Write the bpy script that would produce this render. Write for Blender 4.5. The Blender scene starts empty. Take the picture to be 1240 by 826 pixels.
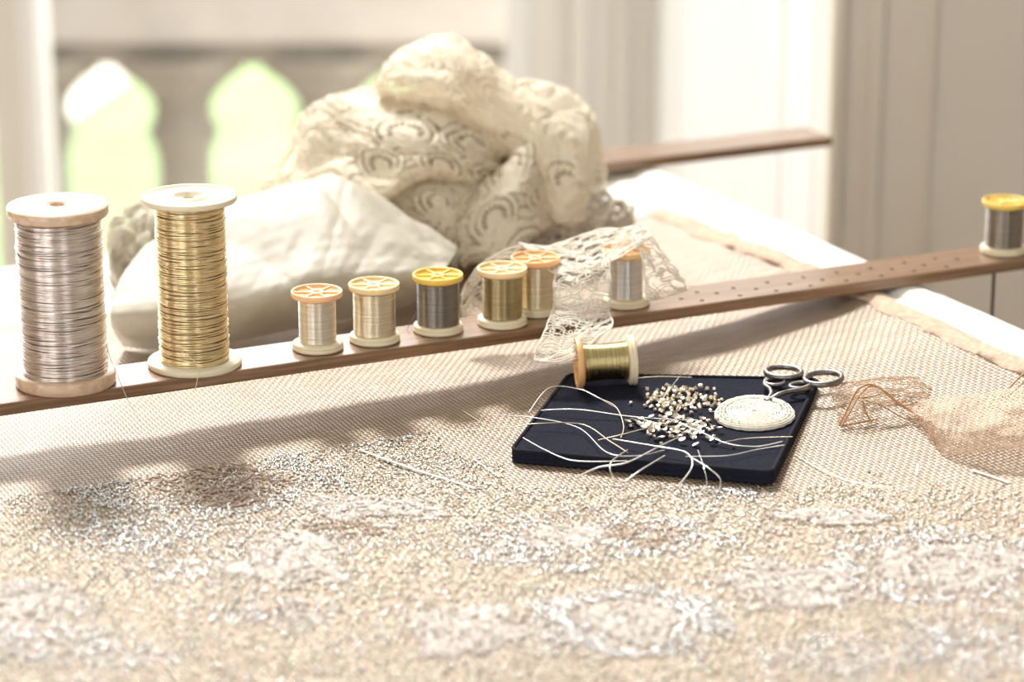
import bpy, bmesh, math, random
import numpy as np
from mathutils import Vector, Matrix

random.seed(7); rng = np.random.default_rng(7)
S = bpy.context.scene
COL = S.collection
PI = math.pi

# ------------------------------------------------------------------ camera, light, exposure
H = 0.90                                  # height of the embroidery frame
CAM = np.array([0, 0, H + .505]); PITCH = math.radians(17.2); FPX = 100/36*1240
cam = bpy.data.cameras.new('camera'); cam.lens = 100; cam.sensor_width = 36; cam.sensor_fit = 'HORIZONTAL'
cam.clip_start = .05; cam.clip_end = 200
cam.dof.use_dof = True; cam.dof.focus_distance = 1.61; cam.dof.aperture_fstop = 5.3; cam.dof.aperture_blades = 0
camo = bpy.data.objects.new('camera', cam); COL.objects.link(camo)
camo.location = CAM; camo.rotation_euler = (PI/2 - PITCH, 0, 0)
S.camera = camo

W = bpy.data.worlds.new('sky'); S.world = W; W.use_nodes = True
W.node_tree.nodes['Background'].inputs[0].default_value = (.985, .985, .98, 1)
W.node_tree.nodes['Background'].inputs[1].default_value = 2.9

sun = bpy.data.lights.new('sun', 'SUN'); sun.energy = 3.5; sun.angle = math.radians(11); sun.color = (1, .98, .95)
suno = bpy.data.objects.new('sun', sun); COL.objects.link(suno)
az, el = math.radians(14), math.radians(49)
to_sun = Vector((-math.sin(az)*math.cos(el), math.cos(az)*math.cos(el), math.sin(el)))
suno.rotation_euler = to_sun.to_track_quat('Z', 'Y').to_euler(); suno.location = (-2, 6, 6)

for nm, loc, rot, sx, sy in (('window_portal', (-.9, 3.36, 1.9), (-PI/2, 0, 0), 2.4, 3.6), ('rear_window_portal', (-.35, -1.3, 1.6), (PI/2, 0, 0), 3.1, 3.1), ('side_window_portal', (-2.7, -.5, 1.6), (PI/2, 0, -PI/2), .9, 3.1)):
    pl = bpy.data.lights.new(nm, 'AREA'); pl.shape = 'RECTANGLE'; pl.size = sx; pl.size_y = sy; pl.cycles.is_portal = True
    po = bpy.data.objects.new(nm, pl); COL.objects.link(po); po.location = loc; po.rotation_euler = rot

S.view_settings.view_transform = 'Standard'; S.view_settings.look = 'None'
S.view_settings.gamma = 1; S.view_settings.use_curve_mapping = False
S.view_settings.exposure = .40
S.cycles.use_denoising = True
S.cycles.max_bounces = 8; S.cycles.transparent_max_bounces = 12
S.cycles.sample_clamp_indirect = 6

# ------------------------------------------------------------------ measuring helpers
FW = np.array([0, math.cos(PITCH), -math.sin(PITCH)]); UP = np.array([0, math.sin(PITCH), math.cos(PITCH)]); RT = np.array([1., 0, 0])
def ray(x, y): return RT*(x-620)/FPX + UP*(413-y)/FPX + FW
def at_z(x, y, z):                       # point of the plane z (relative to the frame top)
    d = ray(x, y); return CAM + d*((H + z - CAM[2])/d[2])
def at_y(x, y, Y):
    d = ray(x, y); return CAM + d*(Y/d[1])
def at_d(x, y, D): return CAM + ray(x, y)*D
def proj(P):
    q = np.asarray(P) - CAM; d = q@FW
    return 620 + FPX*(q@RT)/d, 413 - FPX*(q@UP)/d, d
_p0, _p1 = at_z(0, 505, 0), at_z(1240, 327, 0)
AX = (_p1-_p0)[:2]; AX /= np.linalg.norm(AX); BX = np.array([-AX[1], AX[0]])
ORG = _p1[:2]
def wp(a, v, z): return np.array([ORG[0]+a*AX[0]+v*BX[0], ORG[1]+a*AX[1]+v*BX[1], H+z])     # along the lath, across it, up
def av(P): q = np.asarray(P)[..., :2]-ORG; return q@AX, q@BX
E_R, E_L = -.118, -1.02                  # cloth edges along the lath direction
def sag(a):
    t = np.clip((E_R-np.asarray(a, float))/(E_R-E_L), 0, 1)
    return .003 + .028*(4*t*(1-t))**.7
def on_cloth(x, y, up=0.):
    z = -.02
    for _ in range(30):
        P = at_z(x, y, z); z = .5*z + .5*(-float(sag(av(P)[0])) + up)
    return at_z(x, y, z)

def lin(r, g, b):
    f = lambda c: (c/255/12.92 if c/255 <= .04045 else ((c/255+.055)/1.055)**2.4)
    return (f(r), f(g), f(b), 1)

# ------------------------------------------------------------------ materials
def material(name, color, rough=.6, metal=0., spec=.5, coat=0., noise=0., nscale=60., bump=0., bscale=200., trans=0., sheen=0., stretch=(1, 1, 1), sub=0.):
    m = bpy.data.materials.new(name); m.use_nodes = True
    nt = m.node_tree; b = nt.nodes['Principled BSDF']
    b.inputs['Base Color'].default_value = color; b.inputs['Roughness'].default_value = rough
    b.inputs['Metallic'].default_value = metal; b.inputs['Specular IOR Level'].default_value = spec
    if coat: b.inputs['Coat Weight'].default_value = coat; b.inputs['Coat Roughness'].default_value = .16
    if sheen: b.inputs['Sheen Weight'].default_value = sheen
    if sub:
        b.inputs['Subsurface Weight'].default_value = sub; b.inputs['Subsurface Radius'].default_value = (1, .6, .35); b.inputs['Subsurface Scale'].default_value = .004
    tc = nt.nodes.new('ShaderNodeTexCoord'); mp = nt.nodes.new('ShaderNodeMapping'); mp.inputs['Scale'].default_value = stretch
    nt.links.new(tc.outputs['Object'], mp.inputs['Vector'])
    if noise:
        n = nt.nodes.new('ShaderNodeTexNoise'); n.inputs['Scale'].default_value = nscale; n.inputs['Detail'].default_value = 5
        nt.links.new(mp.outputs[0], n.inputs['Vector'])
        r = nt.nodes.new('ShaderNodeValToRGB')
        lo = tuple(max(0, c*(1-noise)) for c in color[:3])+(1,); hi = tuple(min(1, c*(1+noise*.8)) for c in color[:3])+(1,)
        r.color_ramp.elements[0].color = lo; r.color_ramp.elements[0].position = .3
        r.color_ramp.elements[1].color = hi; r.color_ramp.elements[1].position = .7
        nt.links.new(n.outputs['Fac'], r.inputs[0]); nt.links.new(r.outputs[0], b.inputs['Base Color'])
    if bump:
        n2 = nt.nodes.new('ShaderNodeTexNoise'); n2.inputs['Scale'].default_value = bscale; n2.inputs['Detail'].default_value = 3
        nt.links.new(mp.outputs[0], n2.inputs['Vector'])
        bp = nt.nodes.new('ShaderNodeBump'); bp.inputs['Strength'].default_value = bump; bp.inputs['Distance'].default_value = .001
        nt.links.new(n2.outputs['Fac'], bp.inputs['Height']); nt.links.new(bp.outputs[0], b.inputs['Normal'])
    if trans:                            # thin cloth: lets light through
        t = nt.nodes.new('ShaderNodeBsdfTranslucent'); t.inputs[0].default_value = color
        mx = nt.nodes.new('ShaderNodeMixShader'); mx.inputs[0].default_value = trans
        nt.links.new(b.outputs[0], mx.inputs[1]); nt.links.new(t.outputs[0], mx.inputs[2])
        nt.links.new(mx.outputs[0], nt.nodes['Material Output'].inputs[0])
    return m

def wood_material(name, c1, c2, rough=.4, coat=0.):
    m = material(name, c1, rough, coat=coat); nt = m.node_tree; b = nt.nodes['Principled BSDF']
    uv = nt.nodes.new('ShaderNodeUVMap'); mp = nt.nodes.new('ShaderNodeMapping'); mp.inputs['Scale'].default_value = (6, 160, 160)
    n = nt.nodes.new('ShaderNodeTexNoise'); n.inputs['Scale'].default_value = 2.2; n.inputs['Detail'].default_value = 7; n.inputs['Distortion'].default_value = .6
    r = nt.nodes.new('ShaderNodeValToRGB'); r.color_ramp.elements[0].color = c1; r.color_ramp.elements[1].color = c2
    r.color_ramp.elements[0].position = .35; r.color_ramp.elements[1].position = .68
    tc = nt.nodes.new('ShaderNodeTexCoord')
    nt.links.new(tc.outputs['Object'], mp.inputs[0]); nt.links.new(mp.outputs[0], n.inputs['Vector']); nt.links.new(n.outputs['Fac'], r.inputs[0]); nt.links.new(r.outputs[0], b.inputs['Base Color'])
    bp = nt.nodes.new('ShaderNodeBump'); bp.inputs['Strength'].default_value = .15; bp.inputs['Distance'].default_value = .0004
    nt.links.new(n.outputs['Fac'], bp.inputs['Height']); nt.links.new(bp.outputs[0], b.inputs['Normal'])
    return m

def math_node(nt, op, a, b=None, c=None):
    n = nt.nodes.new('ShaderNodeMath'); n.operation = op
    for i, x in enumerate((a, b, c)):
        if x is None: continue
        if isinstance(x, (int, float)): n.inputs[i].default_value = x
        else: nt.links.new(x, n.inputs[i])
    return n.outputs[0]

def gauze_material():
    m = material('gold_gauze', lin(214, 190, 168), .5); nt = m.node_tree; b = nt.nodes['Principled BSDF']; L = nt.links.new
    uv = nt.nodes.new('ShaderNodeUVMap')
    nz = nt.nodes.new('ShaderNodeTexNoise'); nz.inputs['Scale'].default_value = 22; L(uv.outputs[0], nz.inputs['Vector'])
    ad = nt.nodes.new('ShaderNodeVectorMath'); ad.operation = 'MULTIPLY_ADD'; ad.inputs[1].default_value = (.004, .004, 0)
    L(nz.outputs['Color'], ad.inputs[0]); L(uv.outputs[0], ad.inputs[2])
    sp = nt.nodes.new('ShaderNodeSeparateXYZ'); L(ad.outputs[0], sp.inputs[0])
    P = .0027; Q = .0033
    sx = math_node(nt, 'SINE', math_node(nt, 'MULTIPLY', sp.outputs[0], PI/P)); sy = math_node(nt, 'SINE', math_node(nt, 'MULTIPLY', sp.outputs[1], PI/Q))
    wx = math_node(nt, 'ABSOLUTE', sx); wy = math_node(nt, 'ABSOLUTE', sy)
    par = math_node(nt, 'MULTIPLY', sx, sy)
    hole = math_node(nt, 'MULTIPLY', math_node(nt, 'SUBTRACT', 1, wx), math_node(nt, 'SUBTRACT', 1, wy))
    over = math_node(nt, 'MULTIPLY', math_node(nt, 'ADD', par, 1), .5)
    h = math_node(nt, 'MAXIMUM', math_node(nt, 'MULTIPLY', wx, over), math_node(nt, 'MULTIPLY', wy, math_node(nt, 'SUBTRACT', 1, over)))
    # threads: each row its own shade
    sc = nt.nodes.new('ShaderNodeMapping'); sc.inputs['Scale'].default_value = (40, 400, 1); L(uv.outputs[0], sc.inputs[0])
    n2 = nt.nodes.new('ShaderNodeTexNoise'); n2.inputs['Scale'].default_value = 1.; n2.inputs['Detail'].default_value = 3; L(sc.outputs[0], n2.inputs['Vector'])
    r = nt.nodes.new('ShaderNodeValToRGB'); r.color_ramp.elements[0].color = lin(190, 164, 140); r.color_ramp.elements[1].color = lin(226, 209, 187)
    r.color_ramp.elements[0].position = .3; r.color_ramp.elements[1].position = .72; L(n2.outputs['Fac'], r.inputs[0])
    mx = nt.nodes.new('ShaderNodeMix'); mx.data_type = 'RGBA'
    ramp = nt.nodes.new('ShaderNodeMapRange'); ramp.inputs['From Min'].default_value = .2; ramp.inputs['From Max'].default_value = .75
    L(h, ramp.inputs[0]); L(ramp.outputs[0], mx.inputs['Factor'])
    mx.inputs['A'].default_value = lin(92, 64, 45); L(r.outputs[0], mx.inputs['B']); L(mx.outputs['Result'], b.inputs['Base Color'])
    b.inputs['Metallic'].default_value = .15; b.inputs['Roughness'].default_value = .42
    bp = nt.nodes.new('ShaderNodeBump'); bp.inputs['Strength'].default_value = .8; bp.inputs['Distance'].default_value = .0008
    L(h, bp.inputs['Height']); L(bp.outputs[0], b.inputs['Normal'])
    return m

M = {}
M['gauze'] = gauze_material()
M['gauze_hem'] = material('gauze_hem', lin(204, 176, 152), .8, noise=.25, nscale=300, bump=.6, bscale=600)
M['gold'] = material('gold_purl', (.88, .79, .64, 1), .34, 1., noise=.35, nscale=900)
M['silver'] = material('silver_purl', (.88, .87, .87, 1), .24, 1., noise=.2, nscale=900)
M['satin'] = material('satin_thread', lin(222, 210, 200), .42, 0, .6, noise=.12, nscale=120, sheen=.3)
M['brown_silk'] = material('brown_silk', lin(196, 174, 156), .45, .2, noise=.2, nscale=200)
M['canvas'] = material('white_canvas', lin(246, 243, 236), .85, noise=.03, nscale=80, bump=.4, bscale=900)
M['beam'] = material('beam_wood', lin(150, 112, 80), .6, noise=.2, stretch=(1, 8, 8))
M['walnut'] = wood_material('walnut_lath', lin(116, 84, 58), lin(156, 119, 87), .32, .65)
M['pale_wood'] = wood_material('pale_spool_wood', lin(206, 172, 142), lin(230, 204, 178), .35, .6)
M['ivory'] = material('ivory_plastic', lin(236, 226, 198), .35, sub=.1)
M['navy'] = material('navy_velvet', lin(33, 34, 47), .95, 0, .12, noise=.3, nscale=500, bump=.6, bscale=1400)
M['navy_piping'] = material('navy_piping', lin(30, 31, 42), .85, 0, .2, noise=.2, nscale=700, bump=.6, bscale=1600)
M['steel'] = material('dark_steel', (.27, .255, .24, 1), .38, 1., noise=.3, nscale=300)
M['bead'] = material('gold_bead', (.95, .85, .68, 1), .32, 1.)
M['sequin'] = material('sequin', (.96, .86, .75, 1), .30, 1.)
M['crochet'] = material('crochet_cotton', lin(240, 233, 218), .8, noise=.08, nscale=300)
M['eyelet'] = material('eyelet_cotton', lin(238, 226, 204), .75, noise=.05, nscale=50, trans=.19, bump=.3, bscale=700)
M['heap_shade'] = material('heap_shade_cotton', lin(150, 130, 104), .85, noise=.1)  # darkened cotton colour standing in for the shade inside the heap
M['organza'] = material('silk_organza', lin(206, 198, 182), .55, noise=.06, nscale=40, trans=.22, bump=.10, bscale=260, stretch=(1, 3, 3))
M['lace'] = material('guipure_lace', lin(248, 240, 226), .75, noise=.06, nscale=200, trans=.05)
M['lace_grey'] = material('ecru_lace', lin(230, 217, 198), .8, noise=.12, nscale=200, trans=.15)
M['crochet_grey'] = material('crochet_ecru', lin(238, 229, 210), .8, noise=.1, nscale=200, trans=.15)
M['tulle'] = material('ecru_tulle', lin(222, 198, 172), .8, noise=.08, nscale=100, trans=.35)
M['brown_cord'] = material('brown_cord', lin(190, 142, 96), .6, noise=.2, nscale=500)
M['silver_thread'] = material('silver_thread', (.86, .84, .80, 1), .28, 1.)
M['gold_thread'] = material('gold_thread', (.85, .72, .50, 1), .3, 1.)
M['white_thread'] = material('white_thread', lin(244, 238, 226), .45, 0, .7)
M['dark_iron'] = material('dark_iron', lin(60, 54, 50), .5, .8)

# ------------------------------------------------------------------ mesh helpers
class MB:
    def __init__(s): s.v = []; s.f = []; s.n = 0
    def add(s, verts, faces):
        verts = np.asarray(verts, float).reshape(-1, 3); s.v.append(verts)
        k = s.n; s.f += [tuple(i+k for i in f) for f in faces]; s.n += len(verts); return s
    def box(s, lo, hi, fn=None):
        lo, hi = np.array(lo, float), np.array(hi, float)
        P = np.array([[(lo, hi)[i][0], (lo, hi)[j][1], (lo, hi)[k][2]] for i in (0, 1) for j in (0, 1) for k in (0, 1)])
        if fn: P = np.array([fn(*q) for q in P])
        return s.add(P, [(0, 1, 3, 2), (4, 6, 7, 5), (0, 4, 5, 1), (2, 3, 7, 6), (0, 2, 6, 4), (1, 5, 7, 3)])
    def tube(s, pts, r, sides=6, closed=False, flat=1., up=(0, 0, 1)):
        pts = np.asarray(pts, float); n = len(pts)
        if n < 2: return s
        T = np.roll(pts, -1, 0)-np.roll(pts, 1, 0)
        if not closed: T[0] = pts[1]-pts[0]; T[-1] = pts[-1]-pts[-2]
        T /= np.maximum(np.linalg.norm(T, axis=1, keepdims=True), 1e-12)
        u = np.tile(np.array(up, float), (n, 1)); A = np.cross(T, u); l = np.linalg.norm(A, axis=1)
        bad = l < 1e-3; A[bad] = np.cross(T[bad], np.array([1., .1, 0])); A /= np.maximum(np.linalg.norm(A, axis=1, keepdims=True), 1e-12)
        B = np.cross(A, T); rr = np.broadcast_to(np.asarray(r, float), (n,))
        ang = np.arange(sides)/sides*2*PI
        V = pts[:, None] + rr[:, None, None]*(np.cos(ang)[None, :, None]*A[:, None] + flat*np.sin(ang)[None, :, None]*B[:, None])
        F = []
        for i in range(n if closed else n-1):
            j = (i+1) % n
            for k in range(sides):
                q = (k+1) % sides; F.append((i*sides+k, i*sides+q, j*sides+q, j*sides+k))
        if not closed: F.append(tuple(range(sides))[::-1]); F.append(tuple((n-1)*sides+k for k in range(sides)))
        return s.add(V.reshape(-1, 3), F)
    def lathe(s, prof, seg=48, closed=False, off=(0, 0, 0), wob=None):
        prof = np.asarray(prof, float); n = len(prof); ang = np.arange(seg)/seg*2*PI
        R = np.tile(prof[:, 0][:, None], (1, seg))
        if wob is not None: R = R+wob
        V = np.stack([R*np.cos(ang), R*np.sin(ang), np.tile(prof[:, 1][:, None], (1, seg))], -1)+np.array(off)
        F = []
        for i in range(n if closed else n-1):
            j = (i+1) % n
            for k in range(seg):
                q = (k+1) % seg; F.append((i*seg+k, i*seg+q, j*seg+q, j*seg+k))
        return s.add(V.reshape(-1, 3), F)
    def disc(s, r, z, seg=48, off=(0, 0, 0), flip=False):
        a = np.arange(seg)/seg*2*PI; V = np.stack([r*np.cos(a), r*np.sin(a), np.full(seg, z)], -1)+np.array(off)
        f = tuple(range(seg)); return s.add(V, [f[::-1] if flip else f])
    def verts(s): return np.concatenate(s.v)

def link(name, me, mat, parent=None, smooth=True):
    o = bpy.data.objects.new(name, me); COL.objects.link(o)
    if mat: me.materials.append(mat)
    if smooth: me.polygons.foreach_set('use_smooth', np.ones(len(me.polygons), bool))
    if parent: o.parent = parent
    return o
def build(name, mb, mat, parent=None, smooth=True, world=True, bevel=0):
    """ONE mesh object.  world=True: vertices were given in world space."""
    V = mb.verts() if mb.v else np.zeros((0, 3)); base = np.zeros(3)
    if world:
        if parent:
            p = parent; 
            while p: base = base+np.array(p.location); p = p.parent
        else: base = np.array([(V[:, 0].min()+V[:, 0].max())/2, (V[:, 1].min()+V[:, 1].max())/2, V[:, 2].min()])
    me = bpy.data.meshes.new(name); me.from_pydata((V-base).tolist(), [], mb.f); me.update()
    o = link(name, me, mat, parent, smooth)
    if world and not parent: o.location = base
    if bevel:
        b = o.modifiers.new('bevel', 'BEVEL'); b.width = bevel; b.segments = 2; b.limit_method = 'ANGLE'
    return o
def fast_mesh(name, V, Q, mat, parent=None, smooth=True, uv=None):
    V = np.asarray(V, np.float32); Q = np.asarray(Q, np.int32); k = Q.shape[1]
    me = bpy.data.meshes.new(name); me.vertices.add(len(V)); me.vertices.foreach_set('co', V.ravel())
    me.loops.add(Q.size); me.loops.foreach_set('vertex_index', Q.ravel())
    me.polygons.add(len(Q)); me.polygons.foreach_set('loop_start', np.arange(len(Q), dtype=np.int32)*k)
    me.polygons.foreach_set('loop_total', np.full(len(Q), k, np.int32))
    me.update(calc_edges=True)
    if uv is not None:
        l = me.uv_layers.new(name='UVMap'); l.data.foreach_set('uv', np.asarray(uv, np.float32)[Q.ravel()].ravel())
    return link(name, me, mat, parent, smooth)
def tag(o, label=None, cat=None, group=None, kind=None):
    if label: o['label'] = label
    if cat: o['category'] = cat
    if group: o['group'] = group
    if kind: o['kind'] = kind
    return o
def thing(name, loc, label, cat, group=None, rot=(0, 0, 0)):
    o = bpy.data.objects.new(name, None); COL.objects.link(o); o.location = loc; o.rotation_euler = rot; o.empty_display_size = .02
    return tag(o, label, cat, group)
def struct(name, mb, mat, smooth=False, bevel=0): return tag(build(name, mb, mat, smooth=smooth, bevel=bevel), kind='structure')
def flatshade(o): o.data.polygons.foreach_set('use_smooth', np.zeros(len(o.data.polygons), bool)); return o
def spline(P, n, closed=False):
    """Catmull-Rom through the points P"""
    P = np.asarray(P, float); m = len(P)
    if closed: t = np.linspace(0, m, n, endpoint=False); idx = lambda i: P[i % m]
    else: t = np.linspace(0, m-1, n); idx = lambda i: P[np.clip(i, 0, m-1)]
    i = np.floor(t).astype(int)
    if not closed: i = np.minimum(i, m-2) if m > 1 else i
    f = (t-i)[:, None]
    p0, p1, p2, p3 = idx(i-1), idx(i), idx(i+1), idx(i+2)
    return .5*((2*p1)+(-p0+p2)*f+(2*p0-5*p1+4*p2-p3)*f**2+(-p0+3*p1-3*p2+p3)*f**3)
def wave_noise(x, y, scale, seed, n=14):
    r = np.random.default_rng(seed); out = 0
    for k in range(n):
        a = r.uniform(0, 2*PI); fr = scale*r.uniform(.5, 1.6); ph = r.uniform(0, 2*PI)
        out = out+np.sin((x*math.cos(a)+y*math.sin(a))*fr*2*PI+ph)
    return out/math.sqrt(n)

# ------------------------------------------------------------------ the room and what lies outside
M['wall_taupe'] = material('wall_taupe', lin(224, 217, 206), .8, noise=.03, nscale=3)
M['wall_pale'] = material('wall_pale', lin(240, 238, 232), .8, noise=.03, nscale=3)
M['wall_white'] = material('wall_white', lin(250, 250, 250), .75)
M['wall_rear'] = material('wall_rear', lin(158, 151, 140), .8, noise=.03, nscale=3)
M['floor'] = wood_material('floor_boards', lin(150, 126, 98), lin(172, 148, 118), .5)
M['stone'] = material('balustrade_stone', lin(166, 160, 150), .9, noise=.15, nscale=12, bump=.3, bscale=60)
M['stone_pale'] = material('rail_stone', lin(206, 200, 195), .9, noise=.1, nscale=10)
M['lawn'] = material('lawn', lin(126, 148, 98), .9, noise=.25, nscale=3)
M['gravel'] = material('gravel', lin(190, 186, 172), .9, noise=.08, nscale=30)
M['leaf'] = material('leaf', lin(140, 176, 76), .6, noise=.3, nscale=6, trans=.4)

WY = 3.3                                 # window plane
RY = 2.3                                 # face of the nearer right wall
X = lambda px, Y: float(at_y(px, 0, Y)[0])
CZ = 3.75                                # ceiling height
struct('floor', MB().box((-2.6, -1.2, -.06), (2.4, WY+.2, 0)), M['floor'])
struct('ceiling', MB().box((-2.66, -1.26, CZ), (2.46, WY+.05, CZ+.06)), M['wall_white'])
struct('wall_right', MB().box((X(1010, RY), RY, 0), (2.4, RY+.06, CZ)), M['wall_taupe'])
def strip(name, px0, px1, Y, mat, z1=CZ, depth=.02, z0=0.):
    return struct(name, MB().box((X(px0, Y), Y-depth, z0), (X(px1, Y), Y, z1)), mat, bevel=.004)
strip('trim_1', 1010, 1026, RY, M['wall_taupe'], depth=.007)
strip('trim_2', 1056, 1073, RY, M['wall_taupe'], depth=.005)
strip('trim_3', 1128, 1136, RY, M['wall_taupe'], depth=.005)
# white reveal running back from the right wall to the window, with its mouldings
ra, rb = np.array([X(1010, RY), RY+.06]), np.array([X(790, WY), WY])
dr = (rb-ra)/np.linalg.norm(rb-ra); nr = np.array([-dr[1], dr[0]])
if nr[0] > 0: nr = -nr
Lr = float(np.linalg.norm(rb-ra))
def reveal(name, s0, s1, proud, back, z1=CZ):
    f = lambda s, d, z: np.array([*(ra+dr*s+nr*d), z])
    return struct(name, MB().box((s0, -back, 0), (s1, proud, z1), f), M['wall_white'])
reveal('wall_back', 0, Lr, 0, .05)
reveal('trim_4', .03, .055, .0012, 0); reveal('trim_5', .17, .20, .0018, 0); reveal('trim_6', Lr-.2, Lr-.14, .003, 0)
# pale leaf of the French window folded beside the opening (both leaves cut low out of view so the sun passes over)
LZ = 1.75
struct('door_1', MB().box((X(612, WY), WY, 0), (X(790, WY)+.02, WY+.05, LZ)), M['wall_pale'])
strip('trim_7', 612, 640, WY, M['wall_white'], LZ, .015)
strip('trim_8', 690, 712, WY, M['wall_pale'], LZ, .02)
strip('trim_9', 745, 760, WY, M['wall_pale'], LZ, .02)
# left leaf
struct('door_2', MB().box((X(-16, WY), WY, 0), (X(50, WY), WY+.05, LZ)), M['wall_pale'])
strip('trim_10', 24, 46, WY, M['wall_white'], LZ, .02)
# sill of the French window
struct('trim_11', MB().box((X(50, WY), WY, 0), (X(612, WY), WY+.05, .06)), M['wall_white'])
# the rest of the room, out of the picture; a tall window in the rear wall lights the spools, a second one is added for fill
b = MB().box((-2.66, -1.2, 0), (-2.6, -.9, CZ)).box((-2.66, -.15, 0), (-2.6, WY, CZ)).box((-2.66, -.9, 3.2), (-2.6, -.15, CZ)).box((-2.66, -.9, 0), (-2.6, -.15, .3))
struct('wall_left', b, M['wall_rear'])
struct('wall_side', MB().box((2.4, -1.2, 0), (2.46, RY+.06, CZ)), M['wall_pale'])
struct('wall_front', MB().box((-2.66, WY, 0), (-2.05, WY+.05, CZ)), M['wall_pale'])
b = MB()
for x0, x1 in ((-2.66, -1.9), (-.95, .5), (.95, 2.46)): b.box((x0, -1.26, 0), (x1, -1.2, CZ))
for x0, x1 in ((-1.9, -.95), (.5, .95)): b.box((x0, -1.26, 3.2), (x1, -1.2, CZ)).box((x0, -1.26, 0), (x1, -1.2, .3))
struct('wall_rear', b, M['wall_rear'])

# outside: balcony, balustrade, garden
BY = 3.86
struct('balcony_floor', MB().box((-1.6, WY+.2, -.06), (1.6, BY+.25, 0)), M['stone_pale'])
pxm = 3606/BY                            # pixels per metre at that distance
z_rail = float(at_y(300, 66, BY)[2])
bal = thing('stone_balustrade', (X(300, BY), BY, 0), 'blurred grey stone balustrade outside the window with bulbous balusters', 'balustrade')
rail = MB().box((-1.5, BY-.09, z_rail+.03), (1.2, BY+.09, z_rail+.19)); build('top_rail', rail, M['stone_pale'], bal, smooth=False, bevel=.01)
rail = MB().box((-1.5, BY-.07, z_rail-.002), (1.2, BY+.07, z_rail+.03)); build('rail_moulding', rail, M['stone'], bal, smooth=False, bevel=.008)
prof_px = [(88, 58), (85, 66), (81, 75), (73, 83), (61, 91), (48, 101), (36, 114), (30, 130), (34, 145), (41, 156), (38, 165), (31, 180), (28, 205), (30, 240), (40, 290), (50, 330), (52, 370), (44, 410), (32, 440), (38, 452), (60, 460), (60, 500)]
prof = [((w+6)/pxm, float(at_y(300, y, BY)[2])) for w, y in prof_px]
prof[-1] = (60/pxm, .0)
bp0 = None
for px in (40-177, 40, 217, 394, 571, 748):
    if bp0 is None:
        mb = MB().lathe(prof, 28); bp0 = build('baluster', mb, M['stone'], bal, world=False); o = bp0
    else:
        o = bp0.copy(); COL.objects.link(o); o.parent = bal
    o.location = (X(px, BY)-bal.location[0], 0, 0)
struct('garden_lawn', MB().box((-14, BY+.25, -.1), (14, 40, -.02)), M['lawn'])
pa = MB(); ed = [(-3, 5.6, 9.4), (-1.3, 5.9, 8.8), (-1.0, 6.2, 8.7), (-.8, 7.4, 9.6), (-.55, 8.2, 9.9), (-.3, 7.9, 10.4), (.2, 8.4, 11), (3, 8.6, 11)]
pv = [(x, y, -.019) for x, y0, y1 in ed for y in (y0, y1)]+[(x, y, -.010) for x, y0, y1 in ed for y in (y0, y1)]
n_ = 2*len(ed); pa.add(pv, [(n_+2*i, n_+2*i+2, n_+2*i+3, n_+2*i+1) for i in range(len(ed)-1)]+[(2*i, 2*i+2, n_+2*i+2, n_+2*i) for i in range(len(ed)-1)]+[(2*i+1, n_+2*i+1, n_+2*i+3, 2*i+3) for i in range(len(ed)-1)])
struct('garden_path', pa, M['gravel'])
def bush(x, y, r, label, seed):
    g = np.random.default_rng(seed); n = 900
    d = g.normal(size=(n, 3)); d /= np.linalg.norm(d, axis=1, keepdims=True); d[:, 2] = np.abs(d[:, 2])
    c = d*(r*(.75+.3*g.random((n, 1))))*np.array([1, 1, 1.1]); 
    a = g.normal(size=(n, 3)); a /= np.linalg.norm(a, axis=1, keepdims=True); bb = np.cross(a, d); bb /= np.linalg.norm(bb, axis=1, keepdims=True)
    s = r*.13
    V = np.stack([c-a*s, c+bb*s*.5, c+a*s, c-bb*s*.5], 1).reshape(-1, 3); Q = np.arange(4*n).reshape(-1, 4)
    t = thing('garden_bush', (x, y, -.02), label, 'bush')
    o = fast_mesh('foliage', V, Q, M['leaf'], t); o['kind'] = 'stuff'
    build('stem', MB().tube([(0, 0, 0), (0, 0, r*.7)], r*.06, 6), M['brown_cord'], t, world=False)
bush(X(150, 9.2), 9.2, .20, 'blurred yellow green bush seen through the left balustrade gap', 1)
bush(X(292, 10.6), 10.6, .26, 'blurred bright green bush seen through the middle balustrade gap', 2)
bush(X(462, 9.2), 9.2, .18, 'blurred green bush beyond the balustrade gap beside the fabric heap', 3)

# ------------------------------------------------------------------ the embroidery frame
LT, LW = .0075, .040                     # lath thickness, width
def frame_box(a0, a1, v0, v1, z0, z1): return MB().box((a0, v0, z0), (a1, v1, z1), wp)
B_A = -.064
def make_beam(a0, a1, label):
    t = thing('frame_beam', wp((a0+a1)/2, -.2, -.05), label, 'frame beam')
    build('beam', frame_box(a0, a1, -.85, .415, -.05, -.0075), M['beam'], t, smooth=False, bevel=.006)
    for v in (-.78, .36):
        build('leg', frame_box((a0+a1)/2-.02, (a0+a1)/2+.02, v-.02, v+.02, -H, -.05), M['beam'], t, smooth=False)
make_beam(-.116, B_A-.002, 'long frame beam under the white canvas edge on the right')
make_beam(-1.07, -1.012, 'long frame beam carrying the left end of the cloth')

def sheet_grid(a0, a1, v0, v1, na, nv, zf, holes=None):
    A, Vv = np.meshgrid(np.linspace(a0, a1, na), np.linspace(v0, v1, nv), indexing='ij')
    z = zf(A, Vv)
    P = np.stack([ORG[0]+A*AX[0]+Vv*BX[0], ORG[1]+A*AX[1]+Vv*BX[1], H+z], -1).reshape(-1, 3)
    i, j = np.meshgrid(np.arange(na-1), np.arange(nv-1), indexing='ij'); k = (i*nv+j).ravel()
    Q = np.stack([k, k+nv, k+nv+1, k+1], -1)
    return P, Q, np.stack([A.ravel(), Vv.ravel()], -1)
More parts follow.
